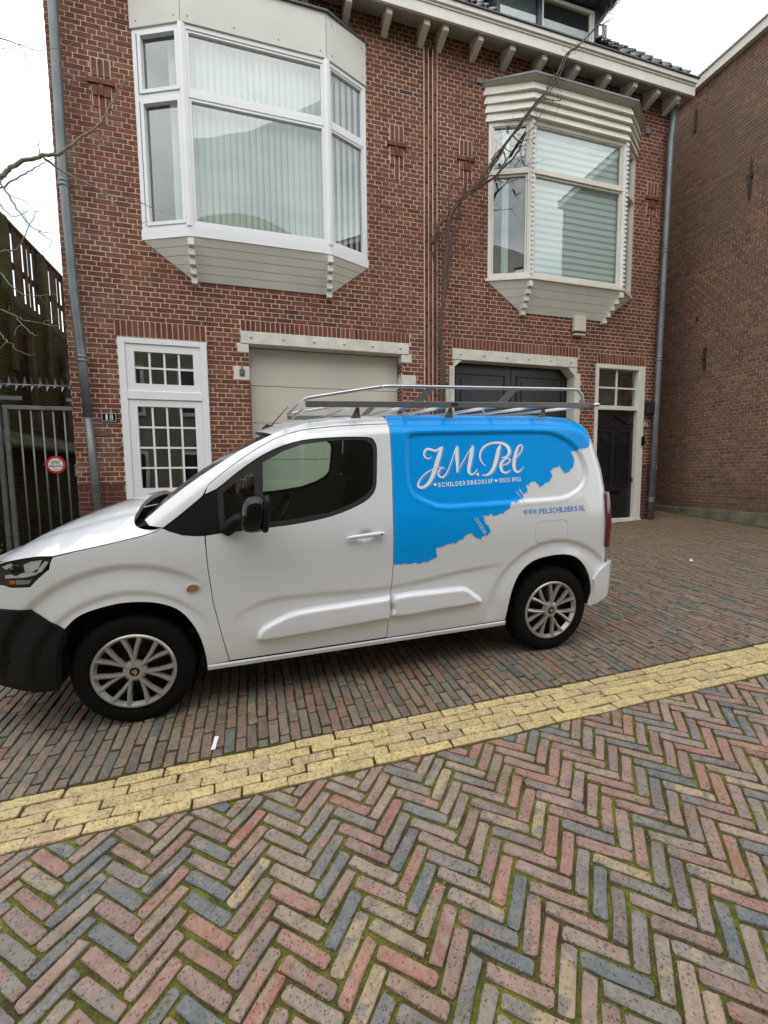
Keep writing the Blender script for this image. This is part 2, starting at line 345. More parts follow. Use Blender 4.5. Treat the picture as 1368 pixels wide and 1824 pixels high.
BAKE = {"logo":{"J1":[[1.863,1.486,0.0034],[1.849,1.479,0.0062],[1.831,1.477,0.0089],[1.816,1.488,0.0116],[1.81,1.506,0.013],[1.818,1.527,0.0137],[1.838,1.54,0.0137],[1.863,1.536,0.0158],[1.888,1.527,0.0151],[1.911,1.533,0.0123],[1.932,1.546,0.0089],[1.952,1.553,0.0041]],"J2":[[1.944,1.552,0.0151],[1.929,1.521,0.0274],[1.908,1.474,0.0322],[1.891,1.433,0.0315],[1.873,1.392,0.0301],[1.851,1.352,0.0274],[1.826,1.318,0.0233],[1.795,1.296,0.0185],[1.766,1.291,0.0178],[1.75,1.304,0.0151],[1.757,1.327,0.011],[1.782,1.358,0.0089],[1.816,1.384,0.0082],[1.856,1.404,0.0069],[1.896,1.415,0.0062],[1.936,1.421,0.0034]],"M1":[[1.955,1.407,0.0027],[1.935,1.412,0.0062],[1.914,1.403,0.0096],[1.901,1.383,0.0123],[1.903,1.362,0.0137],[1.919,1.351,0.0123],[1.943,1.359,0.0103],[1.969,1.389,0.0082],[1.997,1.442,0.0075],[2.026,1.5,0.0075],[2.047,1.542,0.0069],[2.063,1.554,0.0041]],"M2":[[2.057,1.553,0.0151],[2.049,1.512,0.0274],[2.046,1.47,0.0274],[2.043,1.422,0.0206],[2.037,1.373,0.0027]],"M3":[[2.037,1.373,0.0027],[2.064,1.415,0.0062],[2.099,1.462,0.0069],[2.134,1.507,0.0075],[2.176,1.554,0.0082]],"M4":[[2.175,1.554,0.0164],[2.162,1.515,0.0288],[2.147,1.467,0.0301],[2.134,1.425,0.0288],[2.125,1.389,0.0247],[2.133,1.365,0.0164],[2.153,1.363,0.0103],[2.175,1.376,0.0075],[2.191,1.398,0.0034]],"P1":[[2.256,1.415,0.0027],[2.236,1.431,0.0082],[2.221,1.459,0.011],[2.22,1.489,0.0123],[2.235,1.522,0.013],[2.266,1.549,0.0123],[2.31,1.566,0.0123],[2.36,1.571,0.0144],[2.409,1.564,0.0206],[2.442,1.542,0.0288],[2.453,1.514,0.0301],[2.443,1.486,0.0206],[2.416,1.47,0.011],[2.383,1.467,0.0034]],"P2":[[2.389,1.553,0.0123],[2.368,1.522,0.0274],[2.353,1.479,0.0315],[2.333,1.431,0.0301],[2.311,1.391,0.0274],[2.28,1.362,0.0178],[2.251,1.352,0.0103],[2.217,1.354,0.0027]],"e1":[[2.388,1.413,0.0041],[2.417,1.421,0.0082],[2.444,1.436,0.011],[2.452,1.452,0.0103],[2.436,1.462,0.0096],[2.41,1.456,0.0137],[2.383,1.432,0.0233],[2.373,1.402,0.026],[2.381,1.374,0.0206],[2.407,1.363,0.0123],[2.433,1.37,0.0075],[2.452,1.383,0.0027]],"l1":[[2.466,1.451,0.0027],[2.489,1.456,0.0062],[2.521,1.478,0.0082],[2.551,1.512,0.0096],[2.561,1.54,0.0096],[2.549,1.552,0.0096],[2.527,1.537,0.0151],[2.505,1.5,0.0233],[2.487,1.451,0.0274],[2.478,1.407,0.0274],[2.484,1.375,0.0219],[2.504,1.365,0.0137],[2.531,1.377,0.0082],[2.556,1.401,0.0027]]},"dia":[[2.192,1.359],[1.871,1.306],[2.326,1.311]],"sch":[[1.891,1.291],[2.301,1.295],[2.35,1.297],[2.522,1.298]],"climb":[[[2.895,-0.09,3.451],[2.878,-0.103,3.693],[2.913,-0.116,4.098],[2.934,-0.129,4.398],[2.95,-0.142,4.694],[2.978,-0.155,4.989],[2.965,-0.168,5.177],[3.014,-0.181,5.373],[3.16,-0.194,5.602],[3.38,-0.207,5.824],[3.578,-0.22,6.083],[3.794,-0.32,6.387],[3.957,-0.353,6.587],[4.096,-0.387,6.782],[4.212,-0.42,6.943],[4.507,-0.46,7.296],[4.657,-0.483,7.564],[4.765,-0.506,7.776],[4.906,-0.529,7.882],[5.176,-0.551,8.157],[5.359,-0.574,8.388],[5.603,-0.597,8.659],[5.698,-0.62,8.8]],[[2.89,-0.1,4.102],[2.947,-0.1,4.249],[2.97,-0.1,4.413],[2.924,-0.1,4.509]],[[2.724,-0.12,4.972],[2.783,-0.14,5.147],[2.885,-0.16,5.287],[3.1,-0.18,5.376],[3.18,-0.2,5.64],[3.214,-0.22,5.847],[3.259,-0.24,6.035],[3.282,-0.26,6.122],[3.405,-0.28,6.341],[3.574,-0.3,6.527]],[[2.994,-0.12,4.769],[3.135,-0.16,4.888],[3.309,-0.2,5.011]],[[2.995,-0.14,5.392],[2.976,-0.155,5.673],[3.04,-0.17,5.829],[2.906,-0.185,5.855],[2.823,-0.2,5.871]],[[2.822,-0.1,5.172],[2.8,-0.1,4.972],[2.755,-0.1,4.789],[2.834,-0.1,4.499],[2.902,-0.1,4.346]],[[3.167,-0.16,5.387],[3.156,-0.18,5.531],[3.18,-0.2,5.64]],[[3.373,-0.22,5.815],[3.457,-0.276,5.873],[3.608,-0.332,5.961],[3.76,-0.388,5.905],[3.958,-0.444,5.891],[4.061,-0.5,5.897]],[[3.363,-0.24,5.763],[3.643,-0.272,5.945],[3.808,-0.305,6.109],[3.927,-0.338,6.226],[4.045,-0.37,6.361],[4.057,-0.402,6.419],[4.116,-0.435,6.542],[4.209,-0.468,6.652],[4.267,-0.5,6.716]],[[3.624,-0.3,6.196],[3.697,-0.33,6.305],[3.793,-0.36,6.36],[3.892,-0.39,6.32],[3.966,-0.42,6.276],[3.993,-0.45,6.318]],[[3.8,-0.35,6.31],[3.805,-0.383,6.175],[3.695,-0.417,5.982],[3.631,-0.45,5.893]],[[3.94,-0.38,6.565],[4.01,-0.42,6.465],[4.077,-0.46,6.46],[4.214,-0.5,6.463]],[[4.074,-0.42,6.754],[4.148,-0.447,6.844],[4.248,-0.473,6.808],[4.29,-0.5,6.749]],[[3.87,-0.38,6.571],[3.824,-0.415,6.632],[3.849,-0.45,6.556]],[[2.994,-0.12,5.008],[3.179,-0.16,5.309],[3.113,-0.2,5.358]],[[2.947,-0.1,4.712],[2.885,-0.11,4.998],[2.971,-0.12,5.301]],[[2.854,-0.08,3.451],[2.872,-0.09,3.9],[2.936,-0.1,4.208]],[[2.988,-0.18,5.408],[3.085,-0.21,5.542],[3.182,-0.24,5.657],[3.302,-0.27,5.774],[3.421,-0.3,5.891],[3.561,-0.33,6.108],[3.725,-0.36,6.271]],[[4.066,-0.45,6.178],[4.097,-0.475,6.091],[4.174,-0.5,6.137]],[[4.675,-0.46,7.587],[4.674,-0.427,7.498],[4.557,-0.393,7.29],[4.324,-0.36,7.032]],[[4.402,-0.45,7.143],[4.57,-0.5,7.084],[4.706,-0.55,7.109]],[[5.265,-0.55,8.249],[5.383,-0.585,8.293],[5.499,-0.62,8.394]],[[5.293,-0.55,8.302],[5.399,-0.595,8.425],[5.472,-0.64,8.584]],[[4.773,-0.5,7.669],[4.769,-0.5,7.794]]],"leftb":[[[-2.469,-1.2,4.278],[-2.264,-1.212,4.413],[-2.189,-1.225,4.49],[-2.048,-1.238,4.585],[-1.909,-1.25,4.639],[-1.747,-1.263,4.684],[-1.648,-1.275,4.749],[-1.5,-1.287,4.891],[-1.413,-1.3,4.942],[-1.309,-1.313,5.07],[-1.215,-1.325,5.238],[-1.122,-1.337,5.383],[-1.013,-1.35,5.507]],[[-1.894,-1.2,4.668],[-1.747,-1.221,4.557],[-1.563,-1.243,4.476],[-1.421,-1.264,4.411],[-1.301,-1.286,4.348],[-1.177,-1.307,4.33],[-0.981,-1.329,4.291],[-0.771,-1.35,4.221]],[[-1.316,-1.2,4.389],[-1.266,-1.25,4.291],[-1.187,-1.3,4.186],[-1.061,-1.35,4.069]],[[-2.476,-1.2,4.194],[-2.265,-1.23,4.294],[-2.106,-1.26,4.399],[-1.958,-1.29,4.49],[-1.855,-1.32,4.549],[-1.742,-1.35,4.598]],[[-2.332,-1.2,4.433],[-2.263,-1.225,4.358],[-2.196,-1.25,4.245],[-2.12,-1.275,4.11],[-2.022,-1.3,3.965],[-1.929,-1.325,3.904],[-1.789,-1.35,3.886]],[[-1.975,-1.2,3.961],[-1.885,-1.275,3.861],[-1.791,-1.35,3.769]],[[-2.484,-1.2,3.671],[-2.309,-1.23,3.698],[-2.129,-1.26,3.762],[-2.067,-1.29,3.854],[-2.005,-1.32,3.945],[-1.924,-1.35,4.08]],[[-2.381,-1.2,4.196],[-2.268,-1.25,4.125],[-2.137,-1.3,4.015],[-2.006,-1.35,4.062]],[[-1.477,-1.2,4.955],[-1.375,-1.25,4.854],[-1.294,-1.3,4.798],[-1.187,-1.35,4.797]],[[-1.925,-1.2,4.686],[-1.906,-1.275,4.701],[-1.892,-1.35,4.707]],[[-1.405,-1.2,4.994],[-1.283,-1.275,4.904],[-1.15,-1.35,4.841]],[[-2.354,-1.2,5.679],[-2.165,-1.23,5.663],[-1.976,-1.26,5.622],[-1.853,-1.29,5.582],[-1.703,-1.32,5.593],[-1.525,-1.35,5.66]],[[-2.008,-1.2,5.656],[-1.912,-1.275,5.476],[-1.788,-1.35,5.315]],[[-2.474,-1.2,3.182],[-2.351,-1.225,3.154],[-2.229,-1.25,3.103],[-2.144,-1.275,3.058],[-1.972,-1.3,3.033],[-1.849,-1.325,3.089],[-1.694,-1.35,3.125]],[[-2.009,-1.2,3.061],[-1.855,-1.275,3.028],[-1.66,-1.35,3.034]],[[-2.421,-1.2,3.581],[-2.323,-1.23,3.501],[-2.22,-1.26,3.378],[-2.068,-1.29,3.285],[-1.931,-1.32,3.301],[-1.81,-1.35,3.297]],[[-2.221,-1.2,3.084],[-2.136,-1.25,2.99],[-2.058,-1.3,2.919],[-1.996,-1.35,2.904]],[[-2.487,-1.2,3.004],[-2.363,-1.237,2.914],[-2.276,-1.275,2.821],[-2.189,-1.312,2.745],[-2.053,-1.35,2.7]],[[-2.184,-1.2,5.594],[-2.019,-1.275,5.524],[-1.943,-1.35,5.41]]]}
# ------------------------------------------------------------------ ground, road, paving
def sheet(name, poly, mat, off, label=None, kind='structure', parent=None, nx=1):
    m = MB(); m.add([(x, y, G(x, y)+off) for x, y in poly], [tuple(range(len(poly)))])
    return m.build(name, mat, parent, kind=kind, label=label, fixn=False)
sheet('ground', [(-200, -200), (200, -200), (200, 200), (-200, 200)], 'earth', -.06)
Y0, Y1 = -4.635, -4.325
road = sheet('road', [(-5.5, -11), (8.3, -11), (8.3, Y0-.004), (-5.5, Y0-.004)], 'moss', -.011, 'herringbone street of worn pink and blue grey clinker bricks with mossy joints')
band = sheet('road_edge_band', [(-5.5, Y0), (8.3, Y0), (8.3, Y1), (-5.5, Y1)], 'sand', -.012, 'straight band of five rows of yellow clinker bricks')
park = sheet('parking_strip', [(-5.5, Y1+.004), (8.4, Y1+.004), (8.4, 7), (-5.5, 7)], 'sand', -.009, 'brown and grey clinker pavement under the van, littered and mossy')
CUT = [.17]
def outline(L, W, ang_cut=.10, jit=.0036, rnd=random):
    a, b = L/2, W/2; c = min(L, W)*CUT[0]
    p = [(-a+c, -b), (0, -b), (a-c, -b), (a, -b+c), (a, b-c), (a-c, b), (0, b), (-a+c, b), (-a, b-c), (-a, -b+c)]
    return [(x+rnd.uniform(-jit, jit), y+rnd.uniform(-jit, jit)) for x, y in p]
def stone(poly, base=-.03, bev=.0034, hj=.0012, rnd=random):
    n = len(poly); cx = sum(p[0] for p in poly)/n; cy = sum(p[1] for p in poly)/n
    def ins(p, d):
        v = Vector((p[0]-cx, p[1]-cy)); L = v.length
        return (p[0]-v.x/L*d, p[1]-v.y/L*d)
    vs = [(p[0], p[1], base) for p in poly]+[(p[0], p[1], -bev*.9) for p in poly]+[(*ins(p, bev*1.5), rnd.uniform(-hj, hj)) for p in poly]
    fs = [(i, (i+1) % n, n+(i+1) % n, n+i) for i in range(n)]+[(n+i, n+(i+1) % n, 2*n+(i+1) % n, 2*n+i) for i in range(n)]+[tuple(range(2*n, 3*n))]
    return vs, fs
def stone_lo(poly):
    n = len(poly); return [(p[0], p[1], -.012) for p in poly]+[(p[0], p[1], 0) for p in poly], [(i, (i+1) % n, n+(i+1) % n, n+i) for i in range(n)]+[tuple(range(n, 2*n))]
def clip(poly, a, b, c):  # keep a x + b y >= c
    out = []
    for i in range(len(poly)):
        p, q = poly[i], poly[(i+1) % len(poly)]; dp = a*p[0]+b*p[1]-c; dq = a*q[0]+b*q[1]-c
        if dp >= 0: out.append(p)
        if dp*dq < 0: t = dp/(dp-dq); out.append((p[0]+t*(q[0]-p[0]), p[1]+t*(q[1]-p[1])))
    return out
TILT = Matrix.Rotation(.0675, 4, 'X') @ Matrix.Rotation(-.030, 4, 'Y')
def lay(bricks, parent, name, mat, meshes, L, W, lo_dist=99, stuff_name=None, limit=300):
    """bricks: (cx, cy, ang, poly or None)"""
    sc = []
    for b in bricks:
        z = G(b[0], b[1]); sc.append((px_area(b[0], b[1], z, 1, 1) if b[3] is None else 0, b))
    sc.sort(key=lambda t: -t[0])
    rest = MB(); k = 0
    for s_, b in sc:
        cx, cy, ang, poly = b; z = G(cx, cy); dz = random.uniform(-.004, .003)
        if s_ > 0 and k < limit:
            me = meshes[k % len(meshes)]
            o = bpy.data.objects.new(name, me); COL.objects.link(o); o.parent = parent
            o.matrix_local = Matrix.Translation((cx, cy, z+dz)) @ TILT @ Matrix.Rotation(random.gauss(0, .012), 4, 'X') @ Matrix.Rotation(random.gauss(0, .012), 4, 'Y') @ Matrix.Rotation(ang+random.uniform(-.03, .03)+(pi if random.random() < .5 else 0), 4, 'Z')
            k += 1; continue
        far = (Vector((cx, cy, z))-CAM).length > lo_dist
        if poly is None:
            j = random.uniform(-.02, .02); ca, sa = cos(ang+j), sin(ang+j)
            p = outline(L, W) if not far else [(-L/2, -W/2), (L/2, -W/2), (L/2, W/2), (-L/2, W/2)]
            p = [(cx+x*ca-y*sa, cy+x*sa+y*ca) for x, y in p]
        else: p = poly
        vs, fs = stone(p) if not far else stone_lo(p)
        rest.ct = random.random()
        rest.add([(x, y, G(x, y)+h+dz) for x, y, h in vs], fs)
    if rest.v: rest.build(stuff_name or name+'_field', mat, parent, kind='stuff', fixn=False)
def variants(name, L, W, mat, n=8):
    out = []
    for i in range(n):
        m = MB(); m.add(*stone(outline(L, W))); me = m.mesh(name); me.materials.append(M[mat]); out.append(me)
    return out
# herringbone road
L, Wd, pL, pW = .194, .0445, .206, .0572
A = radians(48.5); ca, sa = cos(A), sin(A); hb = []
for i in range(-75, 160):
    for j in range(-40, 50):
        for t in (0, 1):
            ox, oy = i*pW+j*pL, i*pW-j*pL
            if t == 0: x, y, an = ox+pL/2, oy+pW/2, 0
            else: x, y, an = ox+pW/2, oy+pW+pL/2, pi/2
            X, Y = .5+x*ca-y*sa, -5.6+x*sa+y*ca
            X += random.uniform(-.002, .002); Y += random.uniform(-.002, .002)
            if not (-2.2 < X < 6.3 and -6.9 < Y < Y0+.1): continue
            if X > 1.5+(Y+6.9)*2.2+1.6 and Y < Y0-.3: continue
            an += A
            if Y > Y0-.11:
                c2, s2 = cos(an), sin(an)
                p = [(X+a*c2-b*s2, Y+a*s2+b*c2) for a, b in outline(L, Wd, jit=.001)]
                if max(q[1] for q in p) > Y0-.012:
                    p = clip(p, 0, -1, -(Y0-.012))
                    if len(p) < 4 or max(q[1] for q in p)-min(q[1] for q in p) < .022: continue
                    hb.append((sum(q[0] for q in p)/len(p), sum(q[1] for q in p)/len(p), 0, p)); continue
            hb.append((X, Y, an, None))
lay(hb, road, 'paving_brick', 'pave', variants('paving_brick', L, Wd, 'pave', 10), L, Wd, 5.5)
# yellow band
yb = []
for r in range(5):
    y = Y0+.031+r*.062; off = [0, .095, .03, .13, .055][r]
    for k in range(-12, 39): yb.append((k*.213+off+random.uniform(-.004, .004), y+random.uniform(-.0015, .0015), random.uniform(-.01, .01), None))
yb = [b for b in yb if -2.4 < b[0] < 8.2]
CUT[0] = .11
lay(yb, band, 'yellow_brick', 'yellow', variants('yellow_brick', .206, .0575, 'yellow', 8), .206, .0575, 9)
CUT[0] = .15
# parking strip: bricks laid end-on to the band
pb = []
x = -4.6; c = 0
while x < 8.3:
    y = Y1+.02+(-.1 if c % 2 else 0)-random.choice((0, .05)); lean = .05*(x-1.0)/3 if x > 1 else .0
    while y < 5.2:
        yy = y+.1
        if yy < 1.6 or (x < -2.3 and yy < 5.2) or x > 7.5:
            X = x-lean*(yy+4.3)*.15
            if yy-.1 < Y1+.015:
                p = clip([(X+a, yy+b) for a, b in [(-.024, -.098), (.024, -.098), (.025, 0), (.024, .098), (-.024, .098), (-.025, 0)]], 0, 1, Y1+.014)
                if len(p) >= 4 and max(q[1] for q in p)-min(q[1] for q in p) > .03: pb.append((X, Y1+.06, 0, p))
            else: pb.append((X, yy, pi/2+random.uniform(-.015, .015), None))
        y += .208+random.uniform(-.003, .006)
    x += .0575+random.uniform(-.001, .002); c += 1
# visible area only
def seen(b):
    d = Vector((b[0], b[1], G(b[0], b[1])))-CAM; z = d.dot(fw)
    if z < .2: return False
    u = 684+F_PX*d.dot(rt)/z; return -250 < u < 1700
pb = [b for b in pb if seen(b)]
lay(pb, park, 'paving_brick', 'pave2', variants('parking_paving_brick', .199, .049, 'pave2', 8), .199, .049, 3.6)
# leaf litter, twigs and moss tufts
lt = MB()
def blob(m, x, y, r, h, z=.002):
    a = random.uniform(0, 2*pi); n = 5
    vs = [(x+r*random.uniform(.6, 1)*cos(a+2*pi*k/n), y+r*random.uniform(.4, 1)*sin(a+2*pi*k/n)) for k in range(n)]
    m.add([(p, q, G(p, q)+z) for p, q in vs]+[(x, y, G(x, y)+z+h)], [(k, (k+1) % n, n) for k in range(n)])
for k in range(3600):
    x = random.uniform(2.3, 8.3); y = random.uniform(-3.9, .9)
    if random.random() > .25+.75*min(1, (y+3.9)/3): continue
    if y > -.05 and x < 7.5: continue
    if random.random() < .3:
        a = random.uniform(-.9, .3); l_ = random.uniform(.015, .05)
        lt.tube([(x, y, G(x, y)+.006), (x+l_*cos(a), y+l_*sin(a), G(x, y)+.008)], .0014, 3)
    else: blob(lt, x, y, random.uniform(.006, .02), random.uniform(.001, .006))
for k in range(700):
    x = random.uniform(-1.3, 5); y = random.uniform(-6.1, -3.95)
    blob(lt, x, y, random.uniform(.003, .007), .002)
lt.build('leaf_litter', 'litter', kind='stuff', label='dry leaf scraps and twigs scattered over the paving')
mt = MB()
for k in range(7000):
    b = random.choice(hb); a = b[2]; s1 = random.choice((-1, 1)); t = random.uniform(-.1, .1)
    x = b[0]+t*cos(a)-s1*.031*sin(a); y = b[1]+t*sin(a)+s1*.031*cos(a)
    if y > Y0: continue
    for q in range(3):
        xx, yy = x+random.uniform(-.008, .008), y+random.uniform(-.008, .008); h = random.uniform(.002, .009); w = random.uniform(.0015, .004); an = random.uniform(0, pi)
        mt.add([(xx-w*cos(an), yy-w*sin(an), G(xx, yy)-.008), (xx+w*cos(an), yy+w*sin(an), G(xx, yy)-.008), (xx+random.uniform(-.005, .005), yy+random.uniform(-.005, .005), G(xx, yy)-.006+h)], [(0, 1, 2)])
M['mosstuft'] = simple('moss_tuft', (.17, .20, .03), .9, var=.5, nscale=40)
for k in range(2600):
    b = random.choice(pb); s1 = random.choice((-1, 1)); x = b[0]+s1*.029; y = b[1]+random.uniform(-.1, .1)
    if y > -2.6 or y < Y1+.02: continue
    for q in range(2):
        xx, yy = x+random.uniform(-.005, .005), y+random.uniform(-.008, .008); h = random.uniform(.002, .006); w = random.uniform(.0015, .004); an = random.uniform(0, pi)
        mt.add([(xx-w*cos(an), yy-w*sin(an), G(xx, yy)-.008), (xx+w*cos(an), yy+w*sin(an), G(xx, yy)-.008), (xx+random.uniform(-.005, .005), yy+random.uniform(-.005, .005), G(xx, yy)-.006+h)], [(0, 1, 2)])
mt.build('moss_tufts', 'mosstuft', kind='stuff', label='yellow green moss growing in the joints of the road', fixn=False)
# paper strip and scrap
s = MB(); x, y = -.25, -4.215
s.prism([(-.011, -.055), (.012, -.052), (.010, .01), (.012, .052), (-.012, .055), (-.009, -.005)], .003, 'z', 0)
o = s.build('paper_strip', 'paper', label='thin white paper strip lying beside the yellow brick band', cat='litter', loc=(x, y, G(x, y)+.003)); o.rotation_euler = (.0675, -.03, -.12)
s = MB(); x, y = 5.28, -2.47
s.add([(0, 0, .0), (.045, .005, .002), (.05, .04, .004), (.005, .035, .002), (.025, .02, .03)], [(0, 1, 4), (1, 2, 4), (2, 3, 4), (3, 0, 4)])
s.build('paper_scrap', 'paper', label='crumpled white scrap on the paving right of the van', cat='litter', loc=(x, y, G(x, y)+.002))
# ------------------------------------------------------------------ the two houses
CH = .0635; PH = .0325
def sub_int(iv, cuts):
    out = [iv]
    for a, b in cuts:
        nx = []
        for p, q in out:
            if b <= p or a >= q: nx.append((p, q)); continue
            if a > p: nx.append((p, a))
            if b < q: nx.append((b, q))
        out = nx
    return out
def brick_box(m, x0, x1, z0, z1, y0=0., y1=.012, jit=.0012):
    j = lambda: random.uniform(-jit, jit)
    yy = y0+random.uniform(-.001, .001)
    m.add([(x0+j(), yy, z0+j()), (x1+j(), yy, z0+j()), (x1+j(), yy, z1+j()), (x0+j(), yy, z1+j()), (x0, y1, z0), (x1, y1, z0), (x1, y1, z1), (x0, y1, z1)],
          [(0, 1, 2, 3), (1, 5, 6, 2), (2, 6, 7, 3), (3, 7, 4, 0), (0, 4, 5, 1)])
def shared(name, w, h, mat, depth=.012, n=3):
    out = []
    for i in range(n):
        m = MB(); brick_box(m, -w/2, w/2, -h/2, h/2, 0, depth); me = m.mesh(name); me.materials.append(M[mat]); out.append(me)
    return out
SH = shared('brick', .209, .052, 'brick'); HH = shared('brick_header', .0988, .052, 'brick')
VS = shared('brick_upright', .056, .196, 'brick', .03)
def put(me, name, parent, x, y, z):
    o = bpy.data.objects.new(name, me); COL.objects.link(o); o.parent = parent; o.location = (x, y, z); return o
def lay_wall(parent, X0, X1, z0, z1, opens, name, mat, limit, hidden, split, joint=.0115, s=.2205, end_closers=(True, True)):
    full = []; rest = MB()
    k = int(math.floor((z0-PH)/CH))
    while PH+k*CH < z1-.02:
        za, zb = PH+k*CH+joint/2, PH+(k+1)*CH-joint/2
        if zb < z0+.02: k += 1; continue
        cuts = [(a, b) for a, b, c, d in opens if c < (za+zb)/2 < d]
        hdr = k % 2 == 0
        st = s/2 if hdr else s
        off = 0 if hdr else (s/4 if (k//2) % 2 else 3*s/4)
        for p, q in sub_int((X0, X1), cuts):
            i = math.floor((p-off-split)/st); xx = split+off+i*st
            while xx < q:
                a, b = max(xx+joint/2, p+(joint if p > X0+.001 and xx < p else joint/2)), min(xx+st-joint/2, q-joint/2)
                if b-a > .012:
                    isf = abs((b-a)-(st-joint)) < .002
                    full.append((a, b, za, zb, isf, hdr))
                xx += st
        k += 1
    sc = []
    for f in full:
        x, z = (f[0]+f[1])/2, (f[2]+f[3])/2; w = px_area(x, 0, z, f[1]-f[0], 1) if f[4] and not hidden(x, z) else 0
        sc.append((w, f))
    sc.sort(key=lambda t: -t[0])
    for i, (w, f) in enumerate(sc):
        x, z = (f[0]+f[1])/2, (f[2]+f[3])/2
        if i < limit and w > 0:
            put(random.choice(HH if f[5] else SH), name, parent, x, random.uniform(-.0015, .0015), z)
        else:
            rest.ct = random.random(); brick_box(rest, f[0], f[1], f[2], f[3])
    rest.build('brickwork', mat, parent, kind='stuff', fixn=False)
def back_sheet(parent, X0, X1, z0, z1, opens, mat, y=.0035, name='pointing'):
    xs = sorted({X0, X1}|{v for o in opens for v in o[:2] if X0 < v < X1}); zs = sorted({z0, z1}|{v for o in opens for v in o[2:] if z0 < v < z1})
    m = MB()
    for i in range(len(xs)-1):
        for j in range(len(zs)-1):
            cx, cz = (xs[i]+xs[i+1])/2, (zs[j]+zs[j+1])/2
            if any(a < cx < b and c < cz < d for a, b, c, d in opens): continue
            m.add([(xs[i], y, zs[j]), (xs[i+1], y, zs[j]), (xs[i+1], y, zs[j+1]), (xs[i], y, zs[j+1])], [(0, 1, 2, 3)])
    return m.build(name, mat, parent, fixn=False)
def soldiers(parent, x0, x1, z0, z1, n=None, name='lintel_brick'):
    n = n or round((x1-x0)/.0672); w = (x1-x0)/n
    me = shared(name, w-.011, z1-z0-.012, 'brick', n=3)
    for i in range(n): put(random.choice(me), name, parent, x0+(i+.5)*w, -.001+random.uniform(-.0015, .001), (z0+z1)/2)
def reveal(parent, x, side, z0, z1, depth, mat='brick'):
    # side +1: jamb on the right of an opening (faces left)
    m = MB(); k = int(z0/CH)
    while k*CH < z1:
        za, zb = max(z0, k*CH+.005), min(z1, (k+1)*CH-.005)
        if zb-za > .02:
            for a, b in (((.0, .098), (.109, depth)) if k % 2 else ((.0, .2),)):
                if min(b, depth)-a > .02:
                    m.ct = random.random(); xs = (x-.001, x+.006) if side > 0 else (x-.006, x+.001); m.box(xs[0], xs[1], a, min(b, depth), za, zb)
        k += 1
    m.build('jamb_brickwork', mat, parent, kind='stuff')
    xa = x+.003*side
    MB().box(min(xa, x+.02*side), max(xa, x+.02*side), .006, depth, z0, z1).build('jamb', 'mortar', parent)
HIDE18 = lambda x, z: (-1.3 < x < 1.78 and z > 4.2) or (-1.1 < x < 1 and 4.1 < z < 4.5) or z < 1.5 or (x > -.3 and z < 2.0) or z > 7.9
HIDE16 = lambda x, z: (3.7 < x < 6.68 and z > 4.2) or z > 7.75 or (x < 5.6 and z < 2.7) or z < 1.7
TOP = 8.04
h18 = thing('townhouse', 'left brick townhouse numbered 18 with wide white bay window above a cream garage door', 'house', (0, 0, 0), 'pair of brick townhouses')
h16 = thing('townhouse', 'right brick townhouse numbered 16 with striped blind bay window above black garage doors', 'house', (0, 0, 0), 'pair of brick townhouses')
PX0, PX1 = 2.646, 2.857
P18, P16 = 1.40, 1.62
# anchor shaped brick ornaments
ORN = {h18: [-1.635, 2.215], h16: [3.345, 7.035]}
def orn_rect(x): return [(x-.103, x+.103, 6.382, 6.636), (x-.155, x+.155, 6.319, 6.382), (x-.103, x+.103, 6.065, 6.319), (x-.034, x+.034, 5.874, 6.065)]
op18 = [(-1.66, -.56, 3.31, 3.525), (-1.635, -.552, 0, 3.31), (-.10, 2.40, 3.49, 3.6525), (-.10, 2.387, 3.325, 3.505), (0., 2.27, 0, 3.325),
        (-.15, 0.01, 3.2075, 3.334), (-.21, .01, 2.8265, 3.017), (2.26, 2.43, 3.2075, 3.334), (2.26, 2.50, 2.8265, 3.017), (-1.235, 1.715, 4.66, 7.45), (PX0, 3, 0, 7.79)]
op16 = [(3.13, 5.55, 3.48, 3.6525), (3.13, 5.53, 3.30, 3.48), (3.17, 5.49, 0, 3.30), (3.08, 3.17, 0, 3.20), (5.49, 5.60, 0, 3.20), (5.965, 7.03, 3.415, 3.589), (5.93, 7.035, 0, 3.415),
        (3.78, 6.61, 4.62, 7.35), (2, PX1, 0, 7.79)]
for h, op in ((h18, op18), (h16, op16)):
    for x in ORN[h]: op += orn_rect(x)
SP = (PX0+PX1)/2
lay_wall(h18, -2.20, SP, P18, TOP, op18, 'brick', 'brick', 300, HIDE18, 0)
lay_wall(h16, SP, 7.42, P16, TOP, op16, 'brick', 'brick', 300, HIDE16, .06)
holes = lambda ops, keep: [ops[i] for i in keep]
back_sheet(h18, -2.2, SP, 0, TOP+.1, [op18[1], op18[4], op18[9]], 'mortar')
back_sheet(h16, SP, 7.42, 0, TOP+.1, [op16[2], (5.93, 7.035, 0, 3.40), op16[7]], 'mortar')
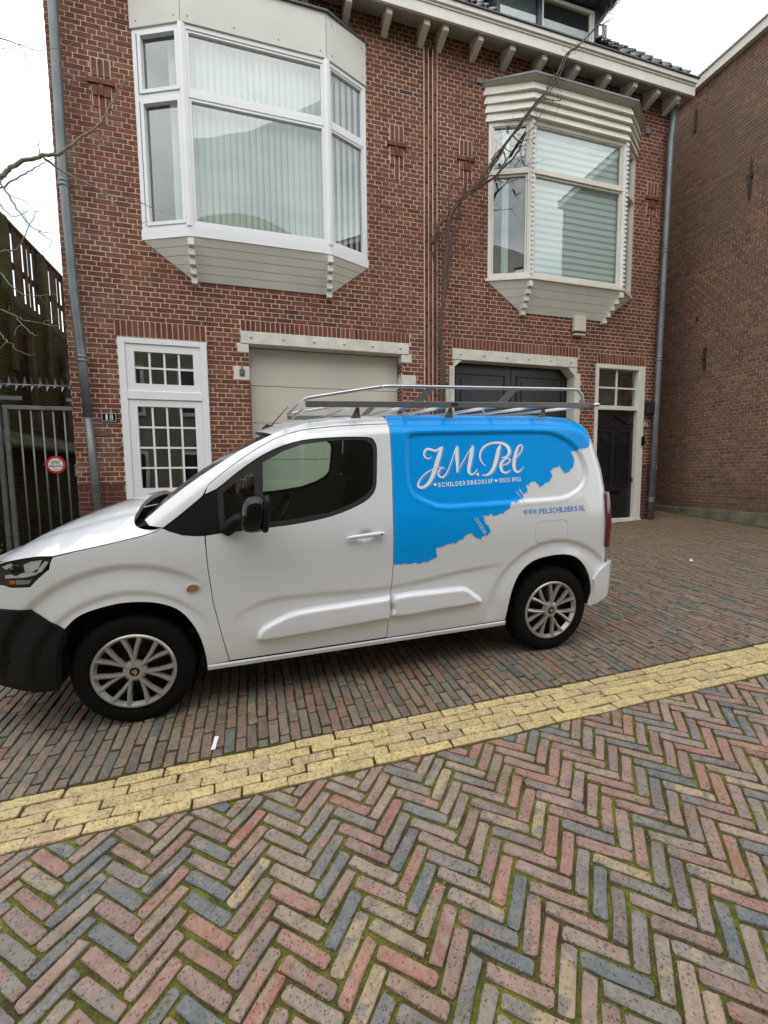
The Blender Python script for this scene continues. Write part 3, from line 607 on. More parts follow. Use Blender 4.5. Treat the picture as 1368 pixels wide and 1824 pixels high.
# plinths
def plinth(parent, x0, x1, zt):
    m = MB(); w = .0672; n = int((x1-x0)/w)
    for i in range(n): m.ct = random.random(); brick_box(m, x0+i*w+.004, x0+(i+1)*w-.004, zt-.105, zt-.006, -.004)
    k = 0; z = zt-.11
    while z > .3:
        st = .22 if k % 2 else .11; x = x0-(st/2 if k % 4 == 1 else 0)
        while x < x1:
            a, b = max(x0, x+.004), min(x1, x+st-.004)
            if b-a > .03: m.ct = random.random(); brick_box(m, a, b, z-.058, z-.006, -.004)
            x += st
        z -= .0635; k += 1
    m.build('plinth_brickwork', 'brick_p', parent, kind='stuff', fixn=False)
    MB().box(x0, x1, .002, .02, .2, zt-.003).build('plinth_joint', 'mortar_side', parent)
for a, b, z, h in ((-2.2, -1.637, P18, h18), (-.55, -.002, P18, h18), (2.272, PX0, P18, h18), (PX1, 3.078, P16, h16), (5.602, 5.928, P16, h16), (7.037, 7.42, P16, h16)): plinth(h, a, b, z)
# pilaster of upright bricks between the houses
pz = MB(); 
for c in range(3):
    x = PX0+.035+c*.0703; z = 7.79-(.105 if c == 1 else 0); k = 0
    yo = -.022 if c != 1 else -.010
    while z > 1.0:
        if z > 2.3: put(VS[k % 3], 'pilaster_brick', h18 if c < 2 else h16, x, yo+random.uniform(-.002, .002), z-.105)
        else: pz.ct = random.random(); brick_box(pz, x-.028, x+.028, z-.206, z-.004, yo)
        z -= .2115; k += 1
pz.build('pilaster_brickwork', 'brick', h18, kind='stuff')
B('pilaster_joint', 'mortar', h18, (PX0-.001, PX1+.001, .004, .02, 1.0, 7.79))
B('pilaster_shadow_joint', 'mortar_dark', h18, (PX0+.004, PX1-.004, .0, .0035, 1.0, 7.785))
m = MB()
for c in range(3):
    for q in (0, 1): m.ct = 0; x = PX0+.035+c*.0703
for xx in (PX0+.0005, PX0+.0703, PX0+.1406, PX1-.0005):
    m.box(xx-.0055, xx+.0055, -.0205, .003, 1.0, 7.79)
m.build('pilaster_pointing', 'mortar', h18)
for h in (h18, h16):
    for x in ORN[h]:
        for c in range(3):
            xx = x-.07+c*.07
            put(VS[c], 'ornament_brick', h, xx, -.010, 6.52); m.ct = 0
            m_ = shared('ornament_brick_long', .058, .122, 'brick', .03, 1)[0]
            for q in range(2 if c != 1 else 1): put(m_, 'ornament_brick', h, xx, -.008-(.012 if q == 0 else 0)-(c == 1)*.010, 6.25-q*.128)
            if c == 1: put(VS[1], 'ornament_brick', h, xx, -.008, 6.085); put(m_, 'ornament_brick', h, xx, -.004, 5.93)
            else: pass
        mo = MB()
        for xx in (x-.1045, x-.035, x+.035, x+.1045): mo.box(xx-.005, xx+.005, -.009, .003, 6.39, 6.63); mo.box(xx-.005, xx+.005, -.007, .003, 6.07, 6.315)
        for xx in (x-.035, x+.035): mo.box(xx-.004, xx+.004, -.003, .003, 5.875, 6.065)
        mo.build('ornament_pointing', 'mortar', h)
        for q in (-1, 1): put(shared('ornament_ledge', .148, .056, 'brick', .05, 1)[0], 'ornament_ledge', h, x+q*.078, -.035, 6.351)
# soldier courses, lintels, quoins
soldiers(h18, -1.66, -.56, 3.315, 3.525, 16); soldiers(h18, -.10, 2.40, 3.50, 3.6525)
soldiers(h16, 3.13, 5.55, 3.482, 3.6525); soldiers(h16, 5.965, 7.03, 3.41, 3.589, 16)
def lintel(parent, x0, x1, z0, z1, nb, y=-.012, depth=.2):
    o = B('lintel', 'stone', parent, (x0, x1, y, depth, z0, z1), bev=.006)
    for i in range(nb):
        x = x0+.14+(x1-x0-.28)*i/(nb-1)
        MB().lathe([(0, -.02), (.012, -.018), (.017, -.006), (.017, 0)], 10, (x, y, (z0+z1)/2+.005)).build('bolt_head', 'stone', o, smooth=True)
lintel(h18, -.10, 2.387, 3.33, 3.498, 6); lintel(h16, 3.13, 5.53, 3.308, 3.478, 6)
for a in ((-.15, 0.0, 3.21, 3.328), (-.21, 0.0, 2.830, 3.014), (2.27, 2.43, 3.212, 3.328), (2.27, 2.50, 2.830, 3.014)):
    B('quoin_stone', 'stone', h18, (a[0], a[1], -.003, .22, a[2], a[3]), bev=.004)
hq = MB(); hq.box(-.135, -.065, -.012, -.003, 2.88, 2.975); hq.tube([(-.10, -.03, 2.90), (-.10, -.03, 3.03)], .013, 8); hq.box(-.112, -.088, -.03, -.01, 2.90, 2.94)
hq.build('hinge_pin', 'galv', h18)
reveal(h18, 2.27, 1, 1.0, 2.84, .2); reveal(h18, 2.27, 1, 3.03, 3.21, .2); reveal(h18, 0, -1, 1.0, 2.84, .2); reveal(h18, -1.635, -1, 1.0, 3.3, .06); reveal(h18, -.552, 1, 1.0, 3.3, .06)
# garage door 18
gd = MB(); gd.box(0, 2.27, .22, .25, .4, 3.33); gdo = gd.build('garage_door', 'garage', h18)
z = 3.33
for i in range(6):
    zt = 3.325-i*.535; B('door_panel', 'garage', gdo, (.006, 2.262, .195, .219, zt-.531, zt-.003), bev=.003)
# garage doors 16: white posts, chamfered head, black double doors
for a in ((3.08, 3.168, -.008, .22, .6, 3.20), (5.492, 5.53, -.006, .22, .6, 3.306), (5.532, 5.60, -.01, .2, .6, 3.20), (2.99, 3.078, -.006, .05, .6, 2.86)):
    B('door_post', 'stone', h16, a, bev=.004)
for q in (0, 1):
    p = [(3.17, 3.306), (3.30, 3.306), (3.17, 3.20)] if q == 0 else [(5.49, 3.306), (5.49, 3.16), (5.34, 3.306)]
    MB().prism(p, .215, 'y', -.004).build('chamfered_bracket', 'stone', h16)
def black_leaf(x0, x1, z0, z1, y):
    o = B('garage_door_leaf', 'black', h16, (x0, x1, y, y+.04, z0, z1), bev=.003)
    B('door_moulding', 'black', o, (x0+.10, x1-.10, y-.02, y-.001, z1-.17, z1-.14), (x0+.10, x0+.13, y-.02, y-.001, z0+.3, z1-.17), (x1-.13, x1-.10, y-.02, y-.001, z0+.3, z1-.17), bev=.005)
    B('raised_panel', 'black', o, (x0+.2, x1-.2, y-.014, y-.001, z0+.4, z1-.24), bev=.01)
    B('kick_board', 'black', o, (x0+.05, x1-.05, y-.012, y-.001, z0+.03, z0+.28), bev=.004)
black_leaf(3.17, 4.325, .62, 3.30, .20); black_leaf(4.335, 5.49, .62, 3.30, .20)
# white front door 18
def bars(m, x0, x1, z0, z1, nx, nz, w, y0, y1):
    for i in range(1, nx): x = x0+(x1-x0)*i/nx; m.box(x-w/2, x+w/2, y0, y1, z0, z1)
    for j in range(1, nz): z = z0+(z1-z0)*j/nz; m.box(x0, x1, y0+.002, y1-.002, z-w/2, z+w/2)
def rect_frame(m, x0, x1, z0, z1, w, y0, y1):
    wl_, wr, wb, wt = w if hasattr(w, '__len__') else (w,)*4
    m.box(x0, x0+wl_, y0, y1, z0, z1); m.box(x1-wr, x1, y0, y1, z0, z1)
    m.box(x0+wl_, x1-wr, y0+.0005, y1, z0, z0+wb); m.box(x0+wl_, x1-wr, y0+.0005, y1, z1-wt, z1)
fr = MB(); rect_frame(fr, -1.635, -.552, .35, 3.298, (.085, .085, .02, .07), -.03, .07); fr.box(-1.55, -.637, -.03, .07, 2.51, 2.62)
d18 = fr.build('door_frame', 'upvc', h18)
md = d18.modifiers.new('b', 'BEVEL'); md.width = .006; md.segments = 2
t = MB(); rect_frame(t, -1.548, -.639, 2.622, 3.226, .095, -.012, .05); o = t.build('transom_sash', 'upvc', d18)
o = B('window_glass', 'glass', d18, (-1.453, -.734, .02, .024, 2.717, 3.131))
t = MB(); bars(t, -1.453, -.734, 2.717, 3.131, 4, 2, .024, .006, .02); t.build('glazing_bar', 'upvc', d18)
dd = MB(); rect_frame(dd, -1.548, -.639, .40, 2.508, (.10, .10, .93, .09), -.012, .045)
door = dd.build('front_door', 'upvc', h18)
B('window_glass', 'glass', door, (-1.448, -.739, .018, .022, 1.33, 2.418))
t = MB(); bars(t, -1.448, -.739, 1.33, 2.418, 4, 4, .024, .004, .018); t.build('glazing_bar', 'upvc', door)
B('letter_box', 'alu', door, (-1.22, -.96, -.02, -.0125, 1.22, 1.28), bev=.004)
B('lower_panel', 'upvc', door, (-1.42, -.77, -.018, -.0125, .55, 1.15), bev=.005)
B('hallway', 'room', h18, (-1.6, -.58, .6, .62, .4, 3.3)); B('hall_curtain', 'leather', h18, (-1.45, -1.28, .2, .23, .5, 3.2), (-.9, -.78, .25, .28, .5, 3.2))
# number plates, small fittings
def number_plate(parent, txt, x0, x1, z0, z1):
    o = B('number_plate', 'pianoblack', parent, (x0, x1, -.022, -.003, z0, z1), bev=.006)
    m = MB(); e = .012; rect_frame(m, x0+e*.6, x1-e*.6, z0+e*.6, z1-e*.6, .005, -.0245, -.0225); m.build('plate_border', 'signw', o)
    m = MB(); n = len(txt); w = (x1-x0-.07)/n
    for i, ch in enumerate(txt):
        cw = w*.72 if ch != '1' else w*.42; cx = x0+.035+w*(i+.5)
        text_on(m, ch, lambda u, v: (cx-cw/2+u*cw, -.0255, z0+.024+v*(z1-z0-.048)), .004)
    m.build('plate_number', 'signw', o, fixn=False)
number_plate(h18, '18', -1.873, -1.692, 2.205, 2.325); number_plate(h16, '16', 7.0, 7.185, 2.30, 2.425)
MB().lathe([(0, -.03), (.02, -.028), (.024, -.012), (.024, 0)], 14, (-1.60-.05, 0, 1.89)).build('door_bell', 'galv', h18, smooth=True)
B('old_brick_patch', 'brick_side', h18, (-1.96, -1.77, -.01, -.001, 2.02, 2.09), bev=.003)
al = B('alarm_box', 'ivory', h16, (5.39, 5.63, -.09, -.003, 3.90, 4.17), bev=.02); B('alarm_lens', 'rust', al, (5.41, 5.61, -.085, -.01, 3.872, 3.899)); B('alarm_base', 'ivory', al, (5.40, 5.62, -.082, -.004, 3.835, 3.871), bev=.012)
B('wall_lamp', 'blackm', h16, (7.06, 7.25, -.11, -.003, 2.545, 2.76), bev=.008)
B('door_bell_camera', 'pianoblack', h16, (6.985, 7.055, -.055, -.03, 1.96, 2.13), bev=.008)
# door 16
fr = MB(); rect_frame(fr, 5.93, 7.035, .56, 3.40, (.06, .15, .02, .07), -.025, .10); fr.box(5.99, 6.885, -.02, .10, 2.60, 2.675)
f16 = fr.build('door_frame', 'cream2', h16); md = f16.modifiers.new('b', 'BEVEL'); md.width = .006; md.segments = 2
B('window_glass', 'glass', f16, (5.99, 6.885, .05, .054, 2.675, 3.33)); t = MB(); bars(t, 5.99, 6.885, 2.675, 3.33, 2, 2, .03, .03, .05); t.build('glazing_bar', 'cream2', f16)
B('hallway', 'roomwall', h16, (5.9, 7.0, .5, .52, .5, 3.4))
d16 = B('front_door', 'black', h16, (5.992, 6.883, .06, .10, .62, 2.598), bev=.002)
t = MB()
def strip(m, pts, w, y0, y1):
    for a, b in zip(pts[:-1], pts[1:]):
        a, b = Vector(a), Vector(b); d = (b-a).normalized()*w/2; n_ = Vector((-d.y, d.x))
        m.prism([tuple(a-n_), tuple(b-n_), tuple(b+n_), tuple(a+n_)], y1-y0, 'y', y0)
strip(t, [(6.03, 2.36), (6.14, 2.37), (6.43, 2.52), (6.73, 2.37), (6.85, 2.36)], .035, .03, .059)
t.box(6.03, 6.85, .04, .059, 2.29, 2.32); t.build('door_pediment', 'black', d16)
t = MB()
for a, b in ((6.07, 6.38), (6.49, 6.80)):
    rect_frame(t, a, b, 1.20, 2.24, .03, .035, .059)
    n = 14
    for k in range(-4, n):
        for sg in (1, -1):
            za = 1.23+k*.075; p = (a+.03, za) if sg > 0 else (a+.03, za+.25); q = (b-.03, za+.25) if sg > 0 else (b-.03, za)
            if min(p[1], q[1]) < 1.22 or max(p[1], q[1]) > 2.22: continue
            strip(t, [p, q], .010, .047, .055)
t.build('door_grille', 'black', d16)
B('letter_slot', 'pianoblack', d16, (6.25, 6.62, .045, .059, 1.06, 1.12), bev=.004)
B('lower_panel', 'black', d16, (6.08, 6.80, .045, .059, .74, .98), bev=.012)
B('door_knob', 'blackm', d16, (6.84, 6.87, .02, .059, 1.30, 1.36), bev=.004)
B('threshold', 'stone', h16, (5.93, 7.035, -.05, .12, .45, .60), bev=.004)
# ---- bay windows
def facet(A, Bp):
    A, Bp = Vector((A[0], A[1], 0)), Vector((Bp[0], Bp[1], 0)); d = (Bp-A); L_ = d.length; d /= L_; nrm = Vector((d.y, -d.x, 0))
    return L_, lambda s, z, o: tuple(A+d*s+nrm*o+Vector((0, 0, z)))
def fbox(m, f, s0, s1, z0, z1, o0, o1):
    m.add([f(s0, z0, o0), f(s1, z0, o0), f(s1, z0, o1), f(s0, z0, o1), f(s0, z1, o0), f(s1, z1, o0), f(s1, z1, o1), f(s0, z1, o1)],
          [(0, 3, 2, 1), (4, 5, 6, 7), (0, 1, 5, 4), (1, 2, 6, 5), (2, 3, 7, 6), (3, 0, 4, 7)])
def poly_slab(m, pts, z0, z1, grow=0.):
    p = [Vector(q) for q in pts]
    m.prism([tuple(q) for q in p], z1-z0, 'z', z0)
def grow(pts, g):  # offset bay plan outward (pts: WL, FL, FR, WR)
    (a, b, c, d) = pts; return [(a[0]-g*1.1, a[1]), (b[0]-g*.45, b[1]-g), (c[0]+g*.45, c[1]-g), (d[0]+g*1.1, d[1])]
def bay_under(parent, plan, zs, zf, xf0, xf1, mat, nb, brk, brmat):
    WL, FL, FR, WR = [Vector((p[0], p[1], zs)) for p in plan]
    A0, A1 = Vector((xf0, -.012, zf)), Vector((xf1, -.012, zf))
    for q in range(nb):
        t0, t1 = q/nb, (q+1)/nb-.012
        def lp(a, b, t): return a+(b-a)*t
        m = MB()
        pts = [lp(FL, A0, t0), lp(FR, A1, t0), lp(FR, A1, t1), lp(FL, A0, t1)]
        up_ = Vector((0, .02, .02)); m.add([tuple(p) for p in pts]+[tuple(p+up_) for p in pts], [(0, 1, 2, 3), (7, 6, 5, 4), (0, 4, 5, 1), (1, 5, 6, 2), (2, 6, 7, 3), (3, 7, 4, 0)])
        for Wp, Fp, Ap in ((WL, FL, A0), (WR, FR, A1)):
            pts = [lp(Wp, Ap, t0), lp(Fp, Ap, t0), lp(Fp, Ap, t1), lp(Wp, Ap, t1)]
            m.add([tuple(p) for p in pts]+[tuple(p+up_) for p in pts], [(0, 1, 2, 3), (7, 6, 5, 4), (0, 4, 5, 1), (1, 5, 6, 2), (2, 6, 7, 3), (3, 7, 4, 0)])
        m.build('soffit_board', mat, parent)
    m = MB(); c = Vector((0, .03, .02))
    for a, b, cc, d in ((FL, FR, A1, A0), (WL, FL, A0, A0), (FR, WR, A1, A1)): m.add([tuple(v+c) for v in (a, b, cc)]+[tuple(d+c)], [(0, 1, 2, 3)])
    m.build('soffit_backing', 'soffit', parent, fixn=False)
    for Fp, Ap, sg in ((FL, A0, 1), (FR, A1, -1)):
        for k in range(brk):
            t = (k+.35)/(brk-.3); p = Fp+(Ap-Fp)*min(t, 1.0); w = .037; z = p.z-.03
            o = MB().box(p.x-w, p.x+w, min(p.y-.055, -.03), 0 if k == brk-1 else p.y+.06, z-.055, z+.03).build('bracket_block', brmat, parent)
            md = o.modifiers.new('b', 'BEVEL'); md.width = .005
b1 = [(-1.267, -.002), (-.66, -.27), (1.137, -.27), (1.745, -.002)]
bay1 = MB(); poly_slab(bay1, grow(b1, .012), 4.545, 4.665); o1 = bay1.build('bay_window', 'upvc', h18)
def sash(m, f, s0, s1, z0, z1, w, o0, o1):
    fbox(m, f, s0, s0+w, z0, z1, o0, o1); fbox(m, f, s1-w, s1, z0, z1, o0, o1); fbox(m, f, s0+w, s1-w, z0, z0+w, o0, o1-.0005); fbox(m, f, s0+w, s1-w, z1-w, z1, o0, o1-.0005)
fm = MB(); gm = MB(); zs0, zs1, zt = 4.665, 7.045, 6.25
for A_, B_, kind in ((b1[0], b1[1], 'L'), (b1[1], b1[2], 'F'), (b1[2], b1[3], 'R')):
    L_, f = facet(A_, B_)
    sash(fm, f, .0, L_, zs0, zs1, .052, -.07, 0.)
    fbox(fm, f, .05, L_-.05, zt-.04, zt+.04, -.07, -.004)
    if kind == 'L':
        for za, zb in ((zs0+.045, zt-.042), (zt+.042, zs1-.045)): sash(fm, f, .075, L_-.045, za, zb, .042, -.05, .012)
    else:
        for za, zb in ((zs0+.045, zt-.038), (zt+.038, zs1-.045)): sash(fm, f, .045, L_-.045, za, zb, .035 if kind == 'F' else .03, -.06, -.012)
    fbox(gm, f, .06, L_-.05, zs0+.05, zs1-.05, -.045, -.041)
for p in (b1[1], b1[2]): fm.lathe([(.055, zs0), (.055, zs1)], 8, (p[0], p[1]+.03, 0), 'z')
fo = fm.build('window_frame', 'upvc', o1); gm.build('window_glass', 'glass', o1)
for q, (A_, B_) in enumerate(((b1[0], b1[1]), (b1[1], b1[2]), (b1[2], b1[3]))):
    L_, f = facet(A_, B_); m = MB(); fbox(m, f, -.002 if q else -.01, L_-.003, 7.047, 7.60, -.05, .020)
    cp = m.build('cladding_board', 'panel', o1)
    n = 4 if q == 1 else 2
    for i in range(n):
        for zz in ((7.12,) if q == 1 else (7.12, 7.5)):
            s_ = .08+(L_-.16)*i/(n-1); c = f(s_, zz, .0215); MB().box(c[0]-.007, c[0]+.007, c[1]-.004, c[1]+.004, zz-.007, zz+.007).build('screw', 'galv', cp)
cap = MB(); poly_slab(cap, grow(b1, .05), 7.60, 7.625); cap.build('lead_cap', 'slate', o1)
bay_under(o1, b1, 4.544, 4.09, -.66, 1.15, 'board', 5, 5, 'board')
b2 = [(3.745, -.002), (4.37, -.25), (6.19, -.25), (6.645, -.002)]
bay2 = MB(); poly_slab(bay2, grow(b2, .035), 4.575, 4.62); o2 = bay2.build('bay_window', 'cream2', h16)
fm = MB(); gm = MB(); zs0, zs1, zt = 4.62, 6.965, 6.22
for A_, B_, kind in ((b2[0], b2[1], 'L'), (b2[1], b2[2], 'F'), (b2[2], b2[3], 'R')):
    L_, f = facet(A_, B_)
    sash(fm, f, .0, L_, zs0, zs1, .06, -.07, 0.)
    fbox(fm, f, .05, L_-.05, zt-.035, zt+.03, -.07, .012)
    for za, zb in ((zs0+.05, zt-.04), (zt+.035, zs1-.05)): sash(fm, f, .065, L_-.065, za, zb, .024, -.05, -.015)
    fbox(gm, f, .07, L_-.07, zs0+.06, zs1-.06, -.045, -.041)
fm.build('window_frame', 'cream2', o2); gm.build('window_glass', 'glass', o2)
bd = MB()
for p in (b2[1], b2[2]):
    bd.lathe([(.03, zs0), (.03, zs1)], 8, (p[0], p[1]-.002, 0), 'z'); z = zs0+.03
    while z < zs1-.03: bd.box(p[0]-.018, p[0]+.018, p[1]-.052, p[1]-.02, z, z+.04); z += .072
bd.build('beaded_post_trim', 'white', o2, kind='stuff')
for i in range(4):
    z0 = 6.967+i*.125; g0, g1 = .02+i*.012, .06+i*.012
    P, Q = grow(b2, g1), grow(b2, g0)
    m = MB(); m.add([(*p, z0) for p in P]+[(*q, z0+.123) for q in Q], [(0, 1, 2, 3), (7, 6, 5, 4), (0, 4, 5, 1), (1, 5, 6, 2), (2, 6, 7, 3), (3, 7, 4, 0)])
    m.build('cornice_board', 'cream2', o2)
m = MB(); P, Q = grow(b2, .07), grow(b2, .15)
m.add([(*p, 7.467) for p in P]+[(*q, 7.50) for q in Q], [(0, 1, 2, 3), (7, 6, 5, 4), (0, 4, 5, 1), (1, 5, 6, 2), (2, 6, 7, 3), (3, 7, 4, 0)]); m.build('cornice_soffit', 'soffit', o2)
m = MB(); poly_slab(m, grow(b2, .16), 7.501, 7.53); m.build('lead_cap', 'lead', o2)
B('lead_flashing', 'lead', o2, (3.52, 3.62, -.03, -.002, 7.49, 7.56), (6.83, 6.92, -.03, -.002, 7.40, 7.48))
bay_under(o2, b2, 4.574, 4.13, 4.38, 6.02, 'board', 4, 5, 'cream2')
# rooms behind the bays
def room(x0, x1, z0, z1, d, mat, parent):
    m = MB(); v = [(x0, .02, z0), (x1, .02, z0), (x1, d, z0), (x0, d, z0), (x0, .02, z1), (x1, .02, z1), (x1, d, z1), (x0, d, z1)]
    m.add(v, [(0, 1, 2, 3), (4, 7, 6, 5), (1, 5, 6, 2), (2, 6, 7, 3), (3, 7, 4, 0)]); m.build('room_shell', mat, parent, fixn=False)
room(-1.3, 1.8, 4.5, 7.5, 3, 'roomwall', h18); room(3.7, 6.7, 4.5, 7.4, 3, 'roomwall', h16)
vb = thing('vertical_blind', 'pale vertical slat blind hanging behind the glass of the left bay window', 'blind')
m = MB()
me = MB(); me.add([(-.046, 0, 0), (-.02, -.008, 0), (.02, -.008, 0), (.046, 0, 0), (-.046, 0, 2.30), (-.02, -.008, 2.30), (.02, -.008, 2.30), (.046, 0, 2.30)], [(0, 1, 5, 4), (1, 2, 6, 5), (2, 3, 7, 6)])
me = me.mesh('blind_slat', True); me.materials.append(M['curtain'])
B('head_rail', 'white', vb, (-.62, 1.10, -.13, -.09, 7.02, 7.05))
for i in range(21):
    x = -.57+i*.0815; o = put(me, 'blind_slat', vb, x, -.115, 4.70); o.rotation_euler = (0, 0, .35+random.uniform(-.08, .08))
for i in range(5):
    t = (i+.5)/5; o = put(me, 'blind_slat', vb, 1.17+t*.47, -.14+t*.17, 4.70); o.rotation_euler = (0, 0, .8)
o = put(me, 'blind_slat', vb, -.82, .02, 4.70); o.rotation_euler = (0, 0, -.2)
rb = thing('striped_roller_blind', 'pale horizontally striped roller blind behind the glass of the right bay window', 'blind')
M['stripe_a'] = simple('blind_white_stripe', (.66, .70, .71), .8, var=.02); M['stripe_b'] = simple('blind_grey_stripe', (.40, .44, .46), .8, var=.02)
for i in range(22):
    z = 4.66+i*.104; B('pale_strip', 'stripe_a', rb, (4.42, 6.12, -.165, -.160, z, z+.0635)); B('grey_strip', 'stripe_b', rb, (4.42, 6.12, -.163, -.160, z+.064, z+.1035))
nc = MB()
for i in range(5): nc.add([(3.98+i*.018, -.02-(i % 2)*.02-.06*i/9, 4.68), (3.998+i*.018, -.02-((i+1) % 2)*.02-.06*(i+1)/9, 4.68), (3.998+i*.018, -.02-((i+1) % 2)*.02-.06*(i+1)/9, 6.9), (3.98+i*.018, -.02-(i % 2)*.02-.06*i/9, 6.9)], [(0, 1, 2, 3)])
nc.build('curtain', 'curtain2', label='gathered white curtain behind the left side pane of the right bay window', cat='curtain', fixn=False)
# ---- eaves
m = MB(); m.add([(-2.6, .004, 8.05), (7.52, .004, 8.05), (7.52, -.32, 7.90), (-2.6, -.32, 7.90), (-2.6, .004, 8.12), (7.52, .004, 8.12), (7.52, -.32, 8.0), (-2.6, -.32, 8.0)],
    [(0, 1, 2, 3), (4, 7, 6, 5), (0, 4, 5, 1), (1, 5, 6, 2), (2, 6, 7, 3), (3, 7, 4, 0)])
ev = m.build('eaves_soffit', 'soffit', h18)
gt = B('gutter', 'cream2', h18, (-2.6, 7.50, -.36, -.321, 7.885, 8.03), (-2.6, 7.50, -.375, -.30, 8.031, 8.06), (-2.6, 7.50, -.40, -.28, 8.061, 8.13), bev=.006)
B('gutter_edge', 'slate', gt, (-2.62, 7.53, -.42, -.27, 8.131, 8.15))
for x in (-1.4, -.83, -.26, .31, .89, 1.46, 2.03, 2.59, 2.88, 3.44, 3.98, 4.54, 5.15, 5.76, 6.29, 6.78, 7.22):
    w = .042
    m = MB().prism([(0, 7.765), (-.03, 7.77), (-.27, 7.815), (-.295, 7.825), (-.295, 7.908), (0, 8.04)], 2*w, 'x', x-w)
    o = m.build('eaves_bracket', 'cream2', h18 if x < 2.75 else h16); md = o.modifiers.new('b', 'BEVEL'); md.width = .003
# ---- roof with tiles
rf = MB(); RZ = .10; ang = radians(50)
ridge_z = 11.6; dy = (ridge_z-8.14)/math.tan(ang)
V = [(-2.6, -.24, 8.14+RZ), (7.45, -.24, 8.14+RZ), (7.45-dy, -.24+dy, ridge_z), (-2.6, -.24+dy, ridge_z), (7.45, 8, 8.14), (7.45-dy, 8-dy, ridge_z), (-2.6, 8, 8.14), (-2.6, 8-dy, ridge_z)]
rf.add(V, [(0, 1, 2, 3), (1, 4, 5, 2), (4, 6, 7, 5), (2, 5, 7, 3), (0, 3, 7, 6)])
roof = rf.build('roof', 'slate', h18, fixn=False)
tl = MB(); ts = .22; tr_ = .26
tm = MB(); n = 5
for i in range(n+1):
    a = i/n; x = (a-.5)*ts*1.04; zz = .035*cos(a*2*pi*1.0)
    tm.v += [(x, 0, zz+.03), (x, tr_*1.12, zz+.0), (x, 0, zz+.008)]
for i in range(n): a = i*3; tm.f += [(a, a+3, a+4, a+1), (a+2, a+5, a+3, a)]
tm.t = [0]*len(tm.f); tme = tm.mesh('roof_tile', True); tme.materials.append(M['tile'])
R_ = Matrix.Rotation(ang, 4, 'X')
for r in range(3):
    yy = -.30+r*tr_*cos(ang); zz = 8.14+RZ+r*tr_*sin(ang)
    x = -.4 if r == 0 else 2.2
    while x < 7.45-r*tr_*cos(ang)-.12:
        if 3.72 < x+.1 < 6.0: x += ts; continue
        o = bpy.data.objects.new('roof_tile', tme); COL.objects.link(o); o.parent = h16 if x > 2.75 else h18; o.matrix_local = Matrix.Translation((x, yy, zz)) @ R_; x += ts
rest = MB()
for r in range(3, 17):
    yy = -.30+r*tr_*cos(ang); zz = 8.14+RZ+r*tr_*sin(ang); x = 2.2
    while x < 7.45-r*tr_*cos(ang)-.12:
        if 3.72 < x+.1 < 6.0 and zz < 9.5: x += ts; continue
        mm = Matrix.Translation((x, yy, zz)) @ R_; rest.add([mm @ Vector(v) for v in tm.v], tm.f); x += ts
rest.build('roof_tiling', 'tile', roof, kind='stuff', fixn=False)
hipm = MB()
for k in range(18):
    t0 = k*.32; p = Vector((7.47-t0*.64, -.26+t0*.64, 8.17+t0*.64*math.tan(ang)/1.0)); q = Vector((7.47-(t0+.36)*.64, -.26+(t0+.36)*.64, 8.17+(t0+.36)*.64*math.tan(ang)))
    hipm.tube([p, q], [.085, .075], 8)
hipm.build('hip_tiling', 'lead', roof, kind='stuff')
B('roof_flashing', 'lead', roof, (6.42, 6.50, .62, .66, 9.25, 9.62))
# dormer
dm = thing('dormer_window', 'dark blue flat roofed dormer window with a cream inner frame on the right hand house roof', 'dormer')
DY = .15
def DB(name, mat, *b, bev=0): return B(name, mat, dm, *b, bev=bev)
DB('dormer_body', 'dormerpaint', (3.94, 5.88, DY+.04, 3.0, 8.2, 9.30))
DB('corner_post', 'dormerpaint', (3.94, 4.0, DY-.02, DY+.038, 8.2, 9.249), (4.69, 4.765, DY-.03, DY+.038, 8.2, 9.249), (5.80, 5.885, DY-.03, DY+.038, 8.2, 9.249))
DB('inner_frame', 'cream2', (4.766, 4.80, DY-.02, DY+.036, 8.3, 9.22), (5.762, 5.799, DY-.02, DY+.036, 8.3, 9.22), (4.801, 5.761, DY-.02, DY+.036, 8.3, 8.42), (4.801, 5.761, DY-.02, DY+.036, 9.165, 9.22))
DB('sash_frame', 'cream', (5.71, 5.755, DY-.01, DY+.03, 8.421, 9.164))
DB('window_glass', 'glass', (4.80, 5.76, DY, DY+.004, 8.42, 9.165), (4.0, 4.69, DY+.001, DY+.005, 8.3, 9.24))
DB('roof_overhang', 'dormerpaint', (3.74, 6.06, DY-.34, 3.1, 9.25, 9.38), bev=.008)
DB('roof_edge', 'lead', (3.73, 6.07, DY-.35, 3.12, 9.381, 9.41))
mb = MB(); mb.box(4.80, 5.76, DY+.0385, DY+.0395, 8.42, 9.17); mb.build('window_blind', 'room', dm)
mb = MB(); mb.box(4.0, 4.69, DY+.0385, DY+.0395, 8.3, 9.24); mb.build('pale_panel', 'lead', dm)
